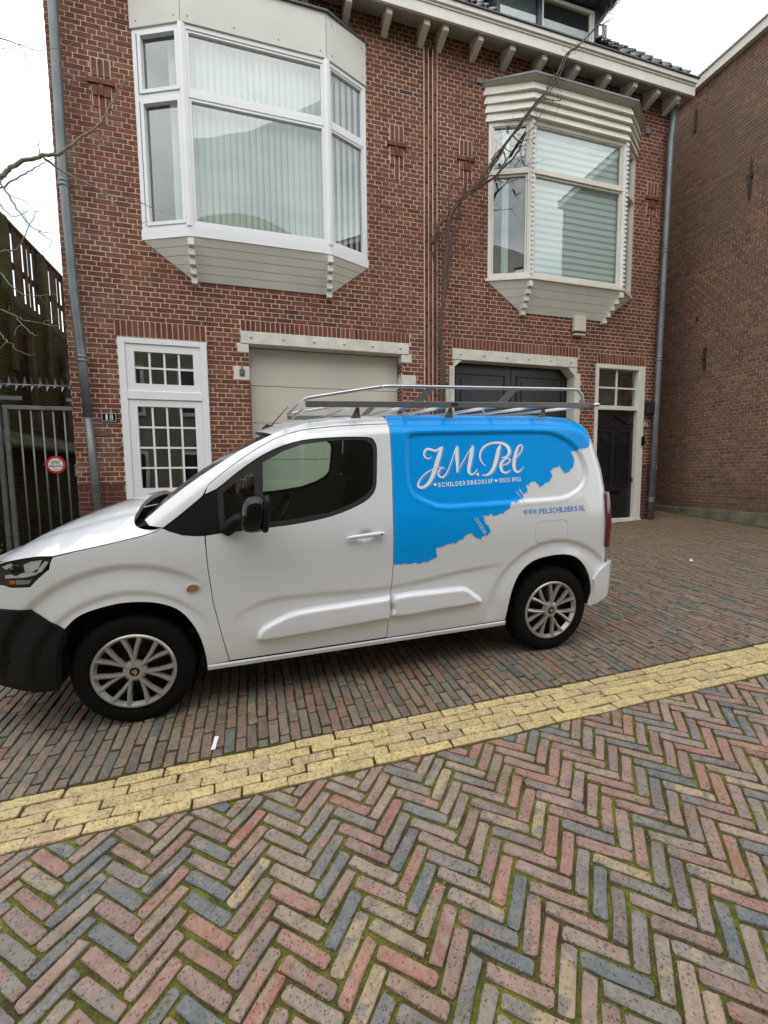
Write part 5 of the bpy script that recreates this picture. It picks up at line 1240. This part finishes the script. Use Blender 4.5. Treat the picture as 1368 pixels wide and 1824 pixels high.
# rear quarter with cut outs for the fuel flap
FL = bez2([(2.612, .99), (2.668, 1.011), (2.76, 1.013), (2.843, 1.012), (2.876, .99), (2.879, .93), (2.878, .872), (2.845, .853), (2.74, .853), (2.638, .860), (2.607, .882), (2.608, .94)], 2)
topz = [p for p in TE if p[0] > 1.59]
side_out = [(p[0]+g_, p[1]) for p in DR]+[(1.50, SILLT)]+[(2.391, SILLT)]+RARCH[1:]+[(3.16, .335), (3.224, .42), (3.235, .654), (3.24, .774), (3.225, .778), (3.222, .98), (3.225, 1.176), (3.262, 1.18)]+[(p[0]-.012, p[1]) for p in TE[19:14:-1]]+TE[14:12:-1]+[(2.0, 1.766), (1.677, 1.764), (1.60, 1.762)]
side_out[0] = (1.589, 1.728)
vbuild(cdt_panel(side_out, (FL,), .0125, ref=RREF), 'side_panel', 'vanwhite', both=True)
FLs = [((p[0]-2.743)*.984+2.743, (p[1]-.933)*.975+.933) for p in FL]
vbuild(cdt_panel(FLs, (), .016), 'fuel_flap', 'vanwhite')
m = cdt_panel([((p[0]-2.743)*1.03+2.743, (p[1]-.933)*1.03+.933) for p in FL], (), .03, off=.012, rim=0); vbuild(m, 'flap_recess', 'rubber')
# cant rail / A pillar between windscreen and door
rail = [(.218+.004, 1.147)]+[(.30, 1.203), (.386, 1.270), (.436-g_, 1.309)]+[(p[0], p[1]+g_) for p in DT[1:-1]]+[(1.587, 1.708+g_), (1.587, 1.728), (1.587, 1.758)]+TE[11:0:-1]+[(.125, 1.188), (.150, 1.160)]
vbuild(cdt_panel(rail, (), .014), 'roof_rail', 'vanwhite', both=True)
# black sail triangle and window
tri = [(.222, 1.142), (.25, 1.126), (.316, 1.099), (.38, 1.089), (.435, 1.087), (.510, 1.092), (.510, 1.338), (.436, 1.304), (.386, 1.266), (.30, 1.199)]
vbuild(cdt_panel(tri, (), .02, off=.004), 'quarter_trim', 'plastic', both=True)
QG = bez2([(.545, 1.318), (.60, 1.362), (.66, 1.402), (.725, 1.445), (.722, 1.35), (.717, 1.142), (.63, 1.130), (.547, 1.124)], 1)
GL = bez2([(.778, 1.484), (.897, 1.546), (1.017, 1.585), (1.202, 1.606), (1.330, 1.608), (1.416, 1.605), (1.457, 1.580), (1.466, 1.54), (1.460, 1.46), (1.448, 1.34), (1.436, 1.30), (1.395, 1.260), (1.30, 1.212), (1.167, 1.168), (.95, 1.143), (.80, 1.132), (.762, 1.128), (.768, 1.30)], 1)
sub = cdt_panel(WIN, (QG, GL), .02, off=.006, rim=.02); vbuild(sub, 'window_rubber', 'blackm', both=True)
for poly in (QG, GL):
    vbuild(cdt_panel([((p[0]-1.1)*1.004+1.1, (p[1]-1.35)*1.004+1.35) for p in poly], (), .08, off=.014, rim=0, yf=lambda x, z: tum(z)), 'side_window', 'carglass', both=True)
# sill
m = MB(); xs = [.388+(2.391-.388)*i/40 for i in range(41)]
prof = [(0.000, SILLT-.004), (-.006, .295), (.000, .272), (.03, .262), (.08, .262)]
for x in xs:
    for a, z in prof: m.v.append((x, tum(.31)+a-.004, z-(.0 if x < 2 else 0)))
for i in range(40):
    for k in range(4): q = i*5+k; m.f.append((q, q+5, q+6, q+1)); m.t.append(0)
vbuild(m, 'sill', 'vanwhite', both=True)
# protective mouldings
def mould(poly, name='side_moulding'):
    P = bez2(poly, 2); h = lambda x, z: tum(z)-.006+.0-.024*smooth(pd(x, z, P, True)/.026)-.004*smooth((.62-z)/.2)
    vbuild(cdt_panel(P, (), .012, yf=h, rim=.03, ref=[inset(P, d) for d in (.007, .014, .021, .028)]), name, 'vanwhite', both=False)
mould([(.672, .440), (.700, .497), (.75, .527), (.825, .557), (.93, .584), (1.2, .594), (1.481, .602), (1.526, .603), (1.522, .52), (1.514, .448), (1.479, .441), (1.2, .428), (.817, .411), (.70, .414)])
mould([(1.541, .605), (1.8, .609), (2.03, .607), (2.085, .587), (2.13, .55), (2.183, .508), (2.186, .478), (2.135, .464), (1.85, .456), (1.536, .447), (1.538, .52)])
# bonnet, windscreen, roof as lofts across the van
def loft(name, mat, rows, ny=24, parent=None, smooth_=True):
    """rows: list of (x_edge, z_edge, y_edge, x_centre, z_centre, power)"""
    m = MB()
    for (x0, z0, y0, xc, zc, pw) in rows:
        for j in range(ny+1):
            y = y0+(2*YC-2*y0)*j/ny; t = abs(y-YC)/(YC-y0); s_ = 1-t**pw
            m.v.append((x0+(xc-x0)*(1-t**2), y, z0+(zc-z0)*s_))
    w = ny+1
    for i in range(len(rows)-1):
        for j in range(ny): q = i*w+j; m.f.append((q, q+1, q+w+1, q+w)); m.t.append(0)
    return vbuild(m, name, mat, parent, smooth_)
EY = lambda x, z: yv(x, z)+.001
BLx = [(-.86, .88), (-.80, .90), (-.66, .965), (-.60, 1.0), (-.52, 1.022), (-.45, 1.034), (-.38, 1.042), (-.309, 1.038)]+[(p[0], p[1]+.003) for p in BL[1:]]
sil = [(-.86, .885), (-.80, .905), (-.74, .930), (-.697, .958), (-.65, 1.010), (-.605, 1.043), (-.544, 1.077), (-.472, 1.108), (-.384, 1.141), (-.295, 1.167), (-.205, 1.191), (-.113, 1.213), (-.02, 1.233), (.073, 1.250), (.2, 1.262)]
bxs, bzs = [p[0] for p in BLx], [p[1] for p in BLx]; cxs, czs = [p[0] for p in sil], [p[1] for p in sil]
m = MB(); NX, NY = 44, 48
for k in range(NX+1):
    for j in range(NY+1):
        q = 2*j/NY-1; q = math.copysign(1-(1-abs(q))**1.35, q); t = abs(q)
        xr = .214-.186*(1-t**12); xf = -.70-.09*(1-t**3); x = xf+(xr-xf)*k/NX
        ze = interp(x, bxs, bzs); zc = ze+(interp(x, cxs, czs)-ze)/(.93+.07*smooth((-.15-x)/.3)); y0 = EY(max(x, -.76), ze)
        # long soft crease down each side of the bonnet
        cr = -.006*math.exp(-((t-.62)/.05)**2)*smooth((x+.6)/.2)
        m.v.append((x, YC+q*(YC-y0), ze+(zc-ze)*(1-t**2.6)+cr))
w = NY+1
for i in range(NX):
    for j in range(NY): q = i*w+j; m.f.append((q, q+1, q+w+1, q+w)); m.t.append(0)
o_ = len(m.v)
for j in range(NY+1): v = m.v[NX*w+j]; m.v.append((v[0], v[1], v[2]-.03))
for j in range(NY): m.f.append((NX*w+j, NX*w+j+1, o_+j+1, o_+j)); m.t.append(0)
vbuild(m, 'bonnet', 'vanwhite')
# scuttle and wiper
m = MB(); m.prism([(-.02, 1.120), (.04, 1.130), (.10, 1.145), (.17, 1.165), (.16, 1.130), (.06, 1.10)], 1.56, 'y', .11); m.build('scuttle_panel', 'plastic', van)
m = MB(); m.tube([(.13, .18, 1.165), (.10, .42, 1.185), (.08, .80, 1.195)], .006, 6); m.build('wiper_arm', 'blackm', van)
ws = [(.118, 1.183), (.207, 1.257), (.327, 1.349), (.418, 1.412), (.528, 1.482), (.636, 1.549), (.745, 1.604), (.85, 1.652)]
loft('windscreen', 'pianoblack', [(p[0], p[1]-.004, EY(*p)+.004, p[0]-.055+.01*i/8, p[1]+.008, 2.2) for i, p in enumerate(ws)], 20)
rt_ = [p for p in TE[7:17]]
loft('roof', 'vanwhite', [(p[0], p[1]-.001, EY(*p)-.002, p[0]-.12*max(0, 1-(p[0]-.85)/.8), p[1]+.030, 2.4) for p in rt_], 24)
loft('rear_door', 'vanwhite', [(p[0], p[1], EY(*p)-.002, p[0]+.045, p[1]+(.02 if p[1] > 1.7 else 0), 3) for p in TE[16:]], 12)
# front end: grille area and bumper face
nose = []
for z, xe, ye in ((.95, -.70, yv(-.70, .95)), (.90, -.80, yv(-.8, .9)), (.77, -.84, yv(-.84, .77))):
    nose.append((xe, z, ye, xe-.10, z, 4))
loft('nose_panel', 'vanwhite', [(-.655, .955, EY(-.655, .966), -.77, .930, 3), (-.73, .93, EY(-.73, .93), -.84, .918, 3), (-.84, .90, EY(-.84, .9), -.92, .90, 4), (-.84, .775, EY(-.84, .775), -.93, .775, 4)], 16)
loft('grille', 'plastic', [(-.84, .77, EY(-.84, .77)-.012, -.935, .77, 4), (-.84, .36, EY(-.84, .36)-.012, -.94, .30, 4), (-.60, .30, .15, -.60, .26, 4)], 16)
# headlight
HLp = bez2([(-.74, .985), (-.66, 1.006), (-.56, 1.018), (-.46, 1.036), (-.392, 1.044), (-.335, 1.046), (-.311, 1.037), (-.327, 1.004), (-.355, .962), (-.388, .922), (-.410, .895), (-.432, .881), (-.528, .881), (-.567, .896), (-.66, .905), (-.74, .91)], 1)
hl = vbuild(cdt_panel(HLp, (), .02, off=.022, rim=0), 'headlight', 'blackm')
HLc = [((p[0]+.52)*.985-.52, (p[1]-.965)*.96+.965) for p in HLp]
m = cdt_panel([(-.452, .998), (-.42, 1.012), (-.365, 1.018), (-.385, .975), (-.42, .955), (-.450, .958)], (), .02, off=.014, rim=.006); vbuild(m, 'reflector', 'reflector', hl)
m = cdt_panel([(-.548, .945), (-.46, .955), (-.395, .955), (-.395, .944), (-.45, .932), (-.548, .930)], (), .02, off=.010, rim=.006); vbuild(m, 'light_bar', 'reflector', hl)
m = cdt_panel([(-.522, .952), (-.456, .952), (-.452, .998), (-.515, 1.003)], (), .02, off=.016, rim=.006); vbuild(m, 'lens_shroud', 'blackm', hl)
m = MB(); m.lathe([(0, -.01), (.025, -.006), (.032, .0), (.034, .01)], 16, (-.487, yv(-.487, .97)+.012, .972)); vbuild(m, 'projector_lens', 'pianoblack', hl)
m = cdt_panel([(-.56, .99), (-.515, 1.008), (-.50, 1.0), (-.54, .975)], (), .02, off=.012, rim=.006); vbuild(m, 'reflector', 'reflector', hl)
m = cdt_panel([(-.50, .895), (-.44, .895), (-.425, .915), (-.50, .918)], (), .02, off=.014, rim=.006); vbuild(m, 'lower_reflector', 'alu', hl)
m = cdt_panel([(-.532, .898), (-.504, .898), (-.504, .917), (-.532, .917)], (), .02, off=.012, rim=.006); vbuild(m, 'indicator_bulb', 'orange', hl)
m = cdt_panel([(-.40, .945), (-.37, .958), (-.335, 1.005), (-.352, 1.012), (-.385, .972)], (), .02, off=.012, rim=.004); vbuild(m, 'side_reflector', 'reflector', hl)
vbuild(cdt_panel(HLc, (), .02, off=.003, rim=.006), 'lamp_glass', 'clear', hl)
# tail light, rear bumper
TLp = bez2([(3.222, 1.174), (3.27, 1.172), (3.30, 1.05), (3.303, .93), (3.30, .80), (3.245, .776), (3.226, .80), (3.222, .98)], 2)
vbuild(cdt_panel(TLp, (), .015, off=-.012, rim=.03, yf=lambda x, z: tum(z)+.05*max(0, (x-3.23)/.07)**2), 'tail_light', 'tail', both=True)
m = cdt_panel([(3.262, .90), (3.295, .90), (3.295, .93), (3.262, .93)], (), .02, off=-.016, rim=.006, yf=lambda x, z: tum(z)+.05*max(0, (x-3.23)/.07)**2); vbuild(m, 'indicator_lens', 'orange')
RBp = [(3.114, .33), (3.130, .42), (3.128, .50), (3.115, .54), (3.16, .60), (3.228, .650), (3.318, .656), (3.322, .546), (3.306, .42), (3.25, .385), (3.17, .345)]
vbuild(cdt_panel(RBp, (), .016, off=-.020, rim=.04, yf=lambda x, z: tum(z)+.06*max(0, (x-3.22)/.1)**2), 'rear_bumper', 'vanwhite', both=True)
loft('bumper_face', 'vanwhite', [(3.318, .656, .0, 3.36, .656, 4), (3.322, .546, .0, 3.37, .546, 4), (3.306, .42, .0, 3.35, .40, 4), (3.17, .345, .02, 3.17, .33, 4)], 10)
# blue vinyl: brushed edge
EDGE = [(3.124, 1.527), (3.086, 1.516), (3.048, 1.519), (2.971, 1.494), (2.985, 1.455), (2.991, 1.426), (2.980, 1.396), (2.955, 1.372), (2.93, 1.349), (2.893, 1.342), (2.872, 1.372), (2.857, 1.402), (2.845, 1.385), (2.81, 1.385), (2.773, 1.361), (2.786, 1.335), (2.774, 1.308), (2.755, 1.285), (2.729, 1.28), (2.675, 1.253), (2.655, 1.28), (2.639, 1.296), (2.60, 1.288), (2.56, 1.264), (2.570, 1.24), (2.556, 1.224), (2.532, 1.208), (2.53, 1.185), (2.47, 1.165), (2.419, 1.159), (2.408, 1.135), (2.396, 1.117), (2.34, 1.092), (2.288, 1.076), (2.268, 1.093), (2.23, 1.092), (2.195, 1.082), (2.222, 1.03), (2.255, .971), (2.20, .945), (2.155, .936), (2.13, .944), (2.108, .972), (2.093, .980), (2.03, .938), (1.981, .919), (1.90, .905), (1.841, .891), (1.848, .86), (1.855, .832), (1.80, .812), (1.763, .806), (1.722, .800), (1.70, .812), (1.681, .803), (1.64, .806), (1.611, .810), (1.57, .808)]
rj = random.Random(5); ej = [EDGE[0]]
for a, b in zip(EDGE[:-1], EDGE[1:]):
    n = max(1, int(math.dist(a, b)/.007))
    for k in range(1, n+1):
        t = k/n; q = (a[0]+(b[0]-a[0])*t, a[1]+(b[1]-a[1])*t); w = .0028 if k < n else 0; ej.append((q[0]+rj.uniform(-w, w)+(.004 if 0 else 0), q[1]+rj.uniform(-w, w)-(rj.uniform(.008, .022) if rj.random() < .09 else 0)))
vin = [(1.591, 1.727), (1.585, 1.56), (1.579, 1.406), (1.562, 1.121), (1.551, .813)]+ej[::-1]+[(3.152, 1.60), (3.125, 1.69), (3.095, 1.722), (3.02, 1.743), (2.85, 1.755), (2.256, 1.763), (1.677, 1.762), (1.60, 1.760)]
vb_ = cdt_panel(vin, (), .0125, off=-.0026, rim=0, ref=RREF); vbuild(vb_, 'blue_vinyl', 'vinyl')
for a, b in (((2.475, 1.235), (2.53, 1.165)), ((2.50, 1.245), (2.535, 1.195)), ((2.13, 1.075), (2.205, .955)), ((2.15, 1.075), (2.215, .965)), ((2.505, 1.25), (2.52, 1.22))):
    dx, dz = b[0]-a[0], b[1]-a[1]; L_ = sqrt(dx*dx+dz*dz); n_ = (dz/L_*.0016, -dx/L_*.0016)
    m = cdt_panel([(a[0]-n_[0], a[1]-n_[1]), (b[0]-n_[0]*2, b[1]-n_[1]*2), (b[0]+n_[0]*2, b[1]+n_[1]*2), (a[0]+n_[0], a[1]+n_[1])], (), .02, off=-.0036, rim=0); vbuild(m, 'brush_streak', 'vanwhite')
# the blue roof edge continues on to the roof skin
m = MB(); rows = [p for p in TE[11:16]]+[(3.10, 1.728)]
rows = [(1.591, 1.7595)]+rows[1:]
for p in rows:
    y0 = EY(*p)-.004; 
    for j in range(5): y = y0+j*.035; t = abs(y-YC)/(YC-y0); m.v.append((p[0], y, p[1]+.030*(1-t**2.4)+.0018))
for i in range(len(rows)-1):
    for j in range(4): q = i*5+j; m.f.append((q, q+1, q+6, q+5)); m.t.append(0)
vbuild(m, 'blue_roof_edge', 'vinyl')
# lettering
def on_side(x, z, off=-.0052): return (x, yv(x, z)+off, z)
def ribbon(m, pts, off, dx=0, dz=0):
    P = [Vector((p[0], p[1])) for p in pts]; Wd_ = [p[2] for p in pts]; n = len(P); pp = []; ww = []
    for i in range(n-1):
        a, b, c, d = P[max(i-1, 0)], P[i], P[i+1], P[min(i+2, n-1)]
        for k in range(5):
            t = k/5; pp.append(.5*((2*b)+(c-a)*t+(2*a-5*b+4*c-d)*t*t+(3*b-a-3*c+d)*t**3)); ww.append(Wd_[i]+(Wd_[i+1]-Wd_[i])*t)
    pp.append(P[-1]); ww.append(Wd_[-1]); vs = []
    for i, p in enumerate(pp):
        # broad nib held at a slant: strokes are widest measured horizontally
        d = (pp[min(i+1, len(pp)-1)]-pp[max(i-1, 0)]).normalized(); nn = Vector((-d.y, d.x)); w = ww[i]/2*.92
        for s_ in (1, -1): q = p+nn*w*s_; vs.append(on_side(q.x+dx, q.y+dz, off))
    m.add(vs, [(2*i, 2*i+1, 2*i+3, 2*i+2) for i in range(len(pp)-1)])
m1, m2 = MB(), MB()
for k, p in BAKE['logo'].items():
    ribbon(m1, p, -.0056); ribbon(m2, p, -.0046, .010, -.008)
vbuild(m2, 'script_shadow', 'vinyll', smooth_=False, fixn=False); vbuild(m1, 'script_lettering', 'vinylw', smooth_=False, fixn=False)
m = MB()
for (x, z), r in zip(BAKE['dia'], (.013, .013, .013)): m.add([on_side(x-r, z), on_side(x, z-r), on_side(x+r, z), on_side(x, z+r)], [(0, 1, 2, 3)])
vbuild(m, 'diamond_marks', 'vinylw', smooth_=False, fixn=False)
def word(m, txt, x0, x1, z0, z1, h, bold, gap=.28, off=-.0050):
    n = len(txt); wd = {'I': .32, '1': .5, '.': .3, 'W': 1.35, 'M': 1.3, ' ': .55, 'J': .8, 'L': .85, 'F': .85, 'E': .88}
    ws_ = [wd.get(c, 1.) for c in txt]; tot = sum(ws_)+gap*(n-1); u_ = (x1-x0)/tot; x = x0
    for c, w in zip(txt, ws_):
        if c != ' ':
            zb = z0+(z1-z0)*(x-x0)/(x1-x0); vs, fs = text_mesh(c, bold); hh = h if c != '.' else h*.17
            m.add([on_side(x+u*w*u_, zb+v*hh, off) for u, v in vs], fs)
        x += (w+gap)*u_
m = MB(); word(m, 'SCHILDERSBEDRIJF', 1.891, 2.303, 1.287, 1.2955, .030, .022, .45); vbuild(m, 'trade_lettering', 'vinylw', smooth_=False, fixn=False); m = MB(); word(m, 'SINDS 1952', 2.350, 2.524, 1.2955, 1.299, .030, .006, .30)
vbuild(m, 'founding_year_lettering', 'vinylw', smooth_=False, fixn=False)
m = MB(); word(m, 'WWW.PELSCHILDERS.NL', 2.513, 3.030, 1.066, 1.068, .038, .012, .2, -.0018); vbuild(m, 'web_address', 'vinylb', smooth_=False, fixn=False)
# handle, indicator, mirror, aerial
m = MB(); zz = 1.012; P = [(1.245, zz-.004), (1.27, zz), (1.36, zz+.007), (1.45, zz+.009), (1.487, zz+.009)]; rr = [.004, .011, .014, .015, .012]
m.tube([(x, tum(z)-.028+.010*abs((x-1.36)/.12)**2, z) for x, z in P], rr, 10); ho = vbuild(m, 'door_handle', 'vanwhite')
m = MB(); m.lathe([(0, -.002), (.006, -.001), (.006, .002)], 10, (1.468, tum(zz)-.038, zz+.01)); vbuild(m, 'handle_button', 'blackm', ho)
m = cdt_panel(bez2([(.315, .785), (.325, .803), (.35, .812), (.375, .806), (.385, .792), (.372, .776), (.345, .770), (.322, .773)], 2), (), .008, off=-.012, rim=.014); so_ = vbuild(m, 'side_indicator', 'chrome')
m = cdt_panel([(.325, .784), (.345, .781), (.35, .797), (.33, .799)], (), .01, off=-.0145, rim=.003); vbuild(m, 'indicator_lens', 'orange', so_)
m = cdt_panel([(.356, .782), (.374, .785), (.373, .798), (.358, .796)], (), .01, off=-.0145, rim=.003); vbuild(m, 'indicator_lens', 'orange', so_)
mr_ = link('door_mirror', None, van)
def superel(m, c, r, p=2.6, nu=20, nv=14, shear=0.):
    vs = []
    f = lambda t: math.copysign(abs(t)**(2/p), t)
    for i in range(nv+1):
        ph = -pi/2+pi*i/nv
        for j in range(nu):
            th = 2*pi*j/nu; x = f(cos(ph))*f(cos(th)); y = f(cos(ph))*f(sin(th)); z = f(sin(ph))
            vs.append((c[0]+r[0]*x+shear*z, c[1]+r[1]*y, c[2]+r[2]*z))
    m.add(vs, [(i*nu+j, i*nu+(j+1) % nu, (i+1)*nu+(j+1) % nu, (i+1)*nu+j) for i in range(nv) for j in range(nu)])
m = MB(); superel(m, (.712, -.155, 1.215), (.074, .088, .102), 2.7, shear=.014); vbuild(m, 'mirror_shell', 'pianoblack', mr_)
m = MB(); superel(m, (.775, -.155, 1.212), (.020, .088, .101), 4, shear=.012); vbuild(m, 'mirror_rim', 'plastic', mr_)
m = MB(); superel(m, (.705, -.12, 1.135), (.06, .06, .028), 2.6); vbuild(m, 'mirror_base', 'plastic', mr_)
m = MB(); m.tube([(.55, .0, 1.112), (.585, -.03, 1.14), (.62, -.07, 1.175), (.67, -.11, 1.19)], [.045, .042, .036, .03], 12); vbuild(m, 'mirror_arm', 'plastic', mr_)
mr2 = link('door_mirror', None, van); m = MB(); superel(m, (.715, 2*YC+.155, 1.212), (.068, .085, .098), 3.2); vbuild(m, 'mirror_shell', 'pianoblack', mr2)
m = MB(); m.tube([(.60, 2*YC+.0, 1.14), (.68, 2*YC+.1, 1.16)], .035, 10); vbuild(m, 'mirror_arm', 'plastic', mr2)
m = MB(); m.tube([(.80, .60, 1.69), (.835, .60, 1.715), (.875, .60, 1.712)], [.012, .018, .008], 8); m.tube([(.855, .60, 1.712), (.985, .60, 1.85)], [.0055, .0025], 6); vbuild(m, 'roof_aerial', 'blackm')
# wheels
def wheel(x, y0, sgn, rot=0.):
    w = link('wheel', None, van); w.location = (x, y0, .326)
    s_ = sgn
    m = MB(); prof = [(.205, .012), (.222, .004), (.245, -.004), (.285, -.006), (.308, .004), (.322, .022), (.3265, .05), (.3265, .15), (.318, .18), (.29, .2), (.21, .2)]
    m.lathe([(r, t*s_) for r, t in prof], 64); vbuild(m, 'tyre', 'rubber', w)
    m = MB()
    for k in range(72):
        a = 2*pi*k/72
        for t in (.045, .085, .125): m.add([(.3255*cos(a+da), s_*(t+dt_), .3255*sin(a+da)) if q else (.329*cos(a+da), s_*(t+dt_), .329*sin(a+da)) for q in (1, 0) for da, dt_ in ((0, 0), (.05, 0), (.05, .03), (0, .03))], [(4, 5, 6, 7), (0, 1, 5, 4), (1, 2, 6, 5), (2, 3, 7, 6), (3, 0, 4, 7)])
    m.build('tread_blocks', 'rubber', w, kind='stuff')
    m = MB(); m.lathe([(0, .055*s_), (.10, .055*s_), (.15, .075*s_), (.205, .07*s_)], 40)
    for k in range(14):
        a = 2*pi*k/14; m.lathe([(0, .047*s_), (.013, .050*s_), (.013, .060*s_)], 10, (.165*cos(a), 0, .165*sin(a)))
    m.build('wheel_disc', 'steel_dark', w)
    R_ = .213; m = MB()
    m.lathe([(.219, .010*s_), (.2225, -.002*s_), (.216, -.009*s_), (.207, -.008*s_), (.201, .004*s_), (.193, .018*s_)], 72)
    m.lathe([(.0, -.004*s_), (.030, -.003*s_), (.046, -.004*s_), (.060, .004*s_), (.066, .018*s_)], 42)
    def spoke(p, q, w0, w1, h0, h1):
        P, Q = Vector(p), Vector(q); d = (Q-P).normalized(); n_ = Vector((-d.y, d.x)); vs = []
        for c, w_, h in ((P, w0, h0), (Q, w1, h1)):
            for o_, hh in ((-1, .020), (-.62, -.0), (-.0, -.004), (.62, .0), (1, .020)):
                v = c+n_*w_*o_; vs.append((v.x, (h+hh)*s_, v.y))
        m.add(vs, [(i, i+1, i+6, i+5) for i in range(4)])
    for k in range(7):
        a = rot+2*pi*k/7; c0 = Vector((cos(a), sin(a)))
        j = c0*.092
        spoke(c0*.046, j, .015, .0155, -.002, -.002)
        for s2 in (1, -1):
            b = a+s2*.215; e_ = Vector((cos(b), sin(b)))*.206
            a2 = a+s2*.125; mid = Vector((cos(a2), sin(a2)))*.125
            spoke(c0*.075+Vector((-sin(a), cos(a)))*s2*.004, mid, .0125, .013, -.001, -.003); spoke(mid, e_, .013, .0165, -.003, -.006)
    hc = m.build('wheel_cover', 'hubcap', w, smooth=True)
    try: hc.data.set_sharp_from_angle(angle=radians(25))
    except Exception: pass
    m = MB(); m.lathe([(0, -.0065*s_), (.025, -.006*s_), (.028, -.002*s_)], 24); m.build('hub_badge', 'pianoblack', hc)
    m = MB()
    for q in (0, 1):
        for a, b in (((-.014, -.010+q*.011), (0, .000+q*.011)), ((0, .000+q*.011), (.014, -.010+q*.011))):
            P, Q = Vector(a), Vector(b); n_ = Vector((0, .0022)); m.add([((P-n_).x, -.0078*s_, (P-n_).y), ((Q-n_).x, -.0078*s_, (Q-n_).y), ((Q+n_).x, -.0078*s_, (Q+n_).y), ((P+n_).x, -.0078*s_, (P+n_).y)], [(0, 1, 2, 3)])
    e = m.build('hub_emblem', 'chrome', hc, fixn=False); e.rotation_euler = (0, .8 if rot else -2.2, 0)
wheel(0, .0, 1, radians(90)); wheel(2.785, .0, 1, radians(-72)); wheel(0, 2*YC, -1, .3); wheel(2.785, 2*YC, -1, .6)
# wheel housings, floor, cabin
for arch, cx in ((FARCH, 0.), (RARCH, 2.785)):
    for sd2 in (0, 1):
        pts = arch if cx else [(-.371, .29), (-.352, .48)]+arch
        m = MB(); n = len(pts)
        for x, z in pts:
            xx, zz = cx+(x-cx)*1.015, .33+(z-.33)*1.015
            for y in (yv(x, z)+.006, .36): m.v.append((xx, y if not sd2 else 2*YC-y, zz))
        for i in range(n-1): m.f.append((2*i, 2*i+2, 2*i+3, 2*i+1)); m.t.append(0)
        m.add([(x, .36 if not sd2 else 2*YC-.36, z) for x, z in pts], [tuple(range(n))]); m.build('wheel_housing', 'blackm', van, fixn=False)
        if not sd2:
            lipm = MB(); lipm.tube([(x, yv(x, z)+.004, z) for x, z in pts if z > .3], .004, 6); lipm.build('arch_edge', 'vanwhite' if cx or True else 'plastic', van, smooth=True) if cx else None
B('underbody', 'blackm', van, (-.55, -.36, .12, 1.66, .30, .62), (.40, 2.38, .06, 1.72, .24, .32), (3.13, 3.26, .12, 1.66, .36, .62), (-.5, 3.1, .36, 1.42, .20, .45), (.5, 2.3, .24, 1.54, .175, .239))
B('cabin_floor', 'leather', van, (.2, 3.2, .10, 1.68, .46, .50)); B('bulkhead', 'leather', van, (1.62, 1.64, .19, 1.59, .50, 1.66))
B('engine_bay', 'blackm', van, (-.3, .22, .40, 1.38, .5, 1.02))
m = MB(); m.prism([(.22, .6), (.22, 1.13), (.40, 1.17), (.62, 1.13), (.72, 1.02), (.70, .6)], 1.5, 'y', .14); m.build('dashboard', 'plastic', van)
for yc in (.42, 1.36):
    m = MB(); m.prism([(1.05, .60), (1.10, .76), (1.46, .74), (1.56, .60)], .48, 'y', yc-.24); m.prism([(1.40, .74), (1.48, .72), (1.60, 1.26), (1.50, 1.29)], .46, 'y', yc-.23); m.prism([(1.505, 1.30), (1.55, 1.30), (1.60, 1.49), (1.52, 1.49)], .24, 'y', yc-.12)
    o = m.build('seat', 'leather', van); md = o.modifiers.new('b', 'BEVEL'); md.width = .03; md.segments = 3
m = MB(); n = 28; c = Vector((.86, .44, 1.10)); ax_ = Vector((.35, 0, 1)).normalized(); a1 = Vector((0, 1, 0)); a2 = ax_.cross(a1)
a1, a2 = Vector((0, 1, 0)), Vector((.55, 0, .83)).normalized()
ring = [c+(a1*cos(2*pi*k/n)+a2*sin(2*pi*k/n))*.185 for k in range(n+1)]; m.tube(ring, .015, 8, False); m.tube([c-a1*.17, c+a1*.17], .018, 6); m.tube([c, c+Vector((-.25, 0, -.1))], .03, 8); m.build('steering_wheel', 'blackm', van, smooth=True)
# roof rack
rk = link('roof_rack', None, van)
for y in (.15, 2*YC-.15):
    B('side_rail', 'alugrey', rk, (1.056, 3.206, y-.012, y+.012, 1.812, 1.850), bev=.003)
    P = bez([(1.06, y+.02, 1.866), (1.30, y+.02, 1.905), (1.54, y+.02, 1.942), (1.62, y+.02, 1.948), (2.4, y+.02, 1.948), (3.02, y+.02, 1.947), (3.075, y+.02, 1.935), (3.11, y+.02, 1.90), (3.125, y+.02, 1.85)], 4)
    MB().tube(P, .0115, 10).build('hoop_tube', 'alu', rk, smooth=True)
    for x in (1.80, 2.43):
        m = MB(); m.prism([(x-.035, 1.851), (x+.035, 1.851), (x+.125, 1.938), (x+.055, 1.938)], .006, 'y', y-.003+.01); m.build('rail_strut', 'alugrey', rk)
    for x in (1.385, 2.035, 2.775):
        m = MB(); m.prism([(x-.045, 1.745), (x+.02, 1.745), (x+.012, 1.811), (x-.008, 1.811)], .005, 'y', y+.012); m.lathe([(0, -.004), (.008, -.003), (.008, 0)], 10, (x+.003, y+.011, 1.79)); m.build('rack_foot', 'galv', rk)
MB().box(2.03, 2.08, .1365, .138, 1.822, 1.842).build('rail_sticker', 'blackm', rk)
for x in (1.09, 1.385, 1.75, 2.035, 2.42, 2.775, 3.17): MB().tube([(x, .16, 1.826), (x, 2*YC-.16, 1.826)], .0125, 10).build('cross_tube', 'alu', rk, smooth=True)
MB().tube([(1.06, .17, 1.862), (1.06, 2*YC-.17, 1.862)], .0115, 8).build('cross_tube', 'alu', rk, smooth=True)
MB().tube([(3.205, .10, 1.832), (3.205, 2*YC-.10, 1.832)], .0125, 10).build('cross_tube', 'alu', rk, smooth=True)
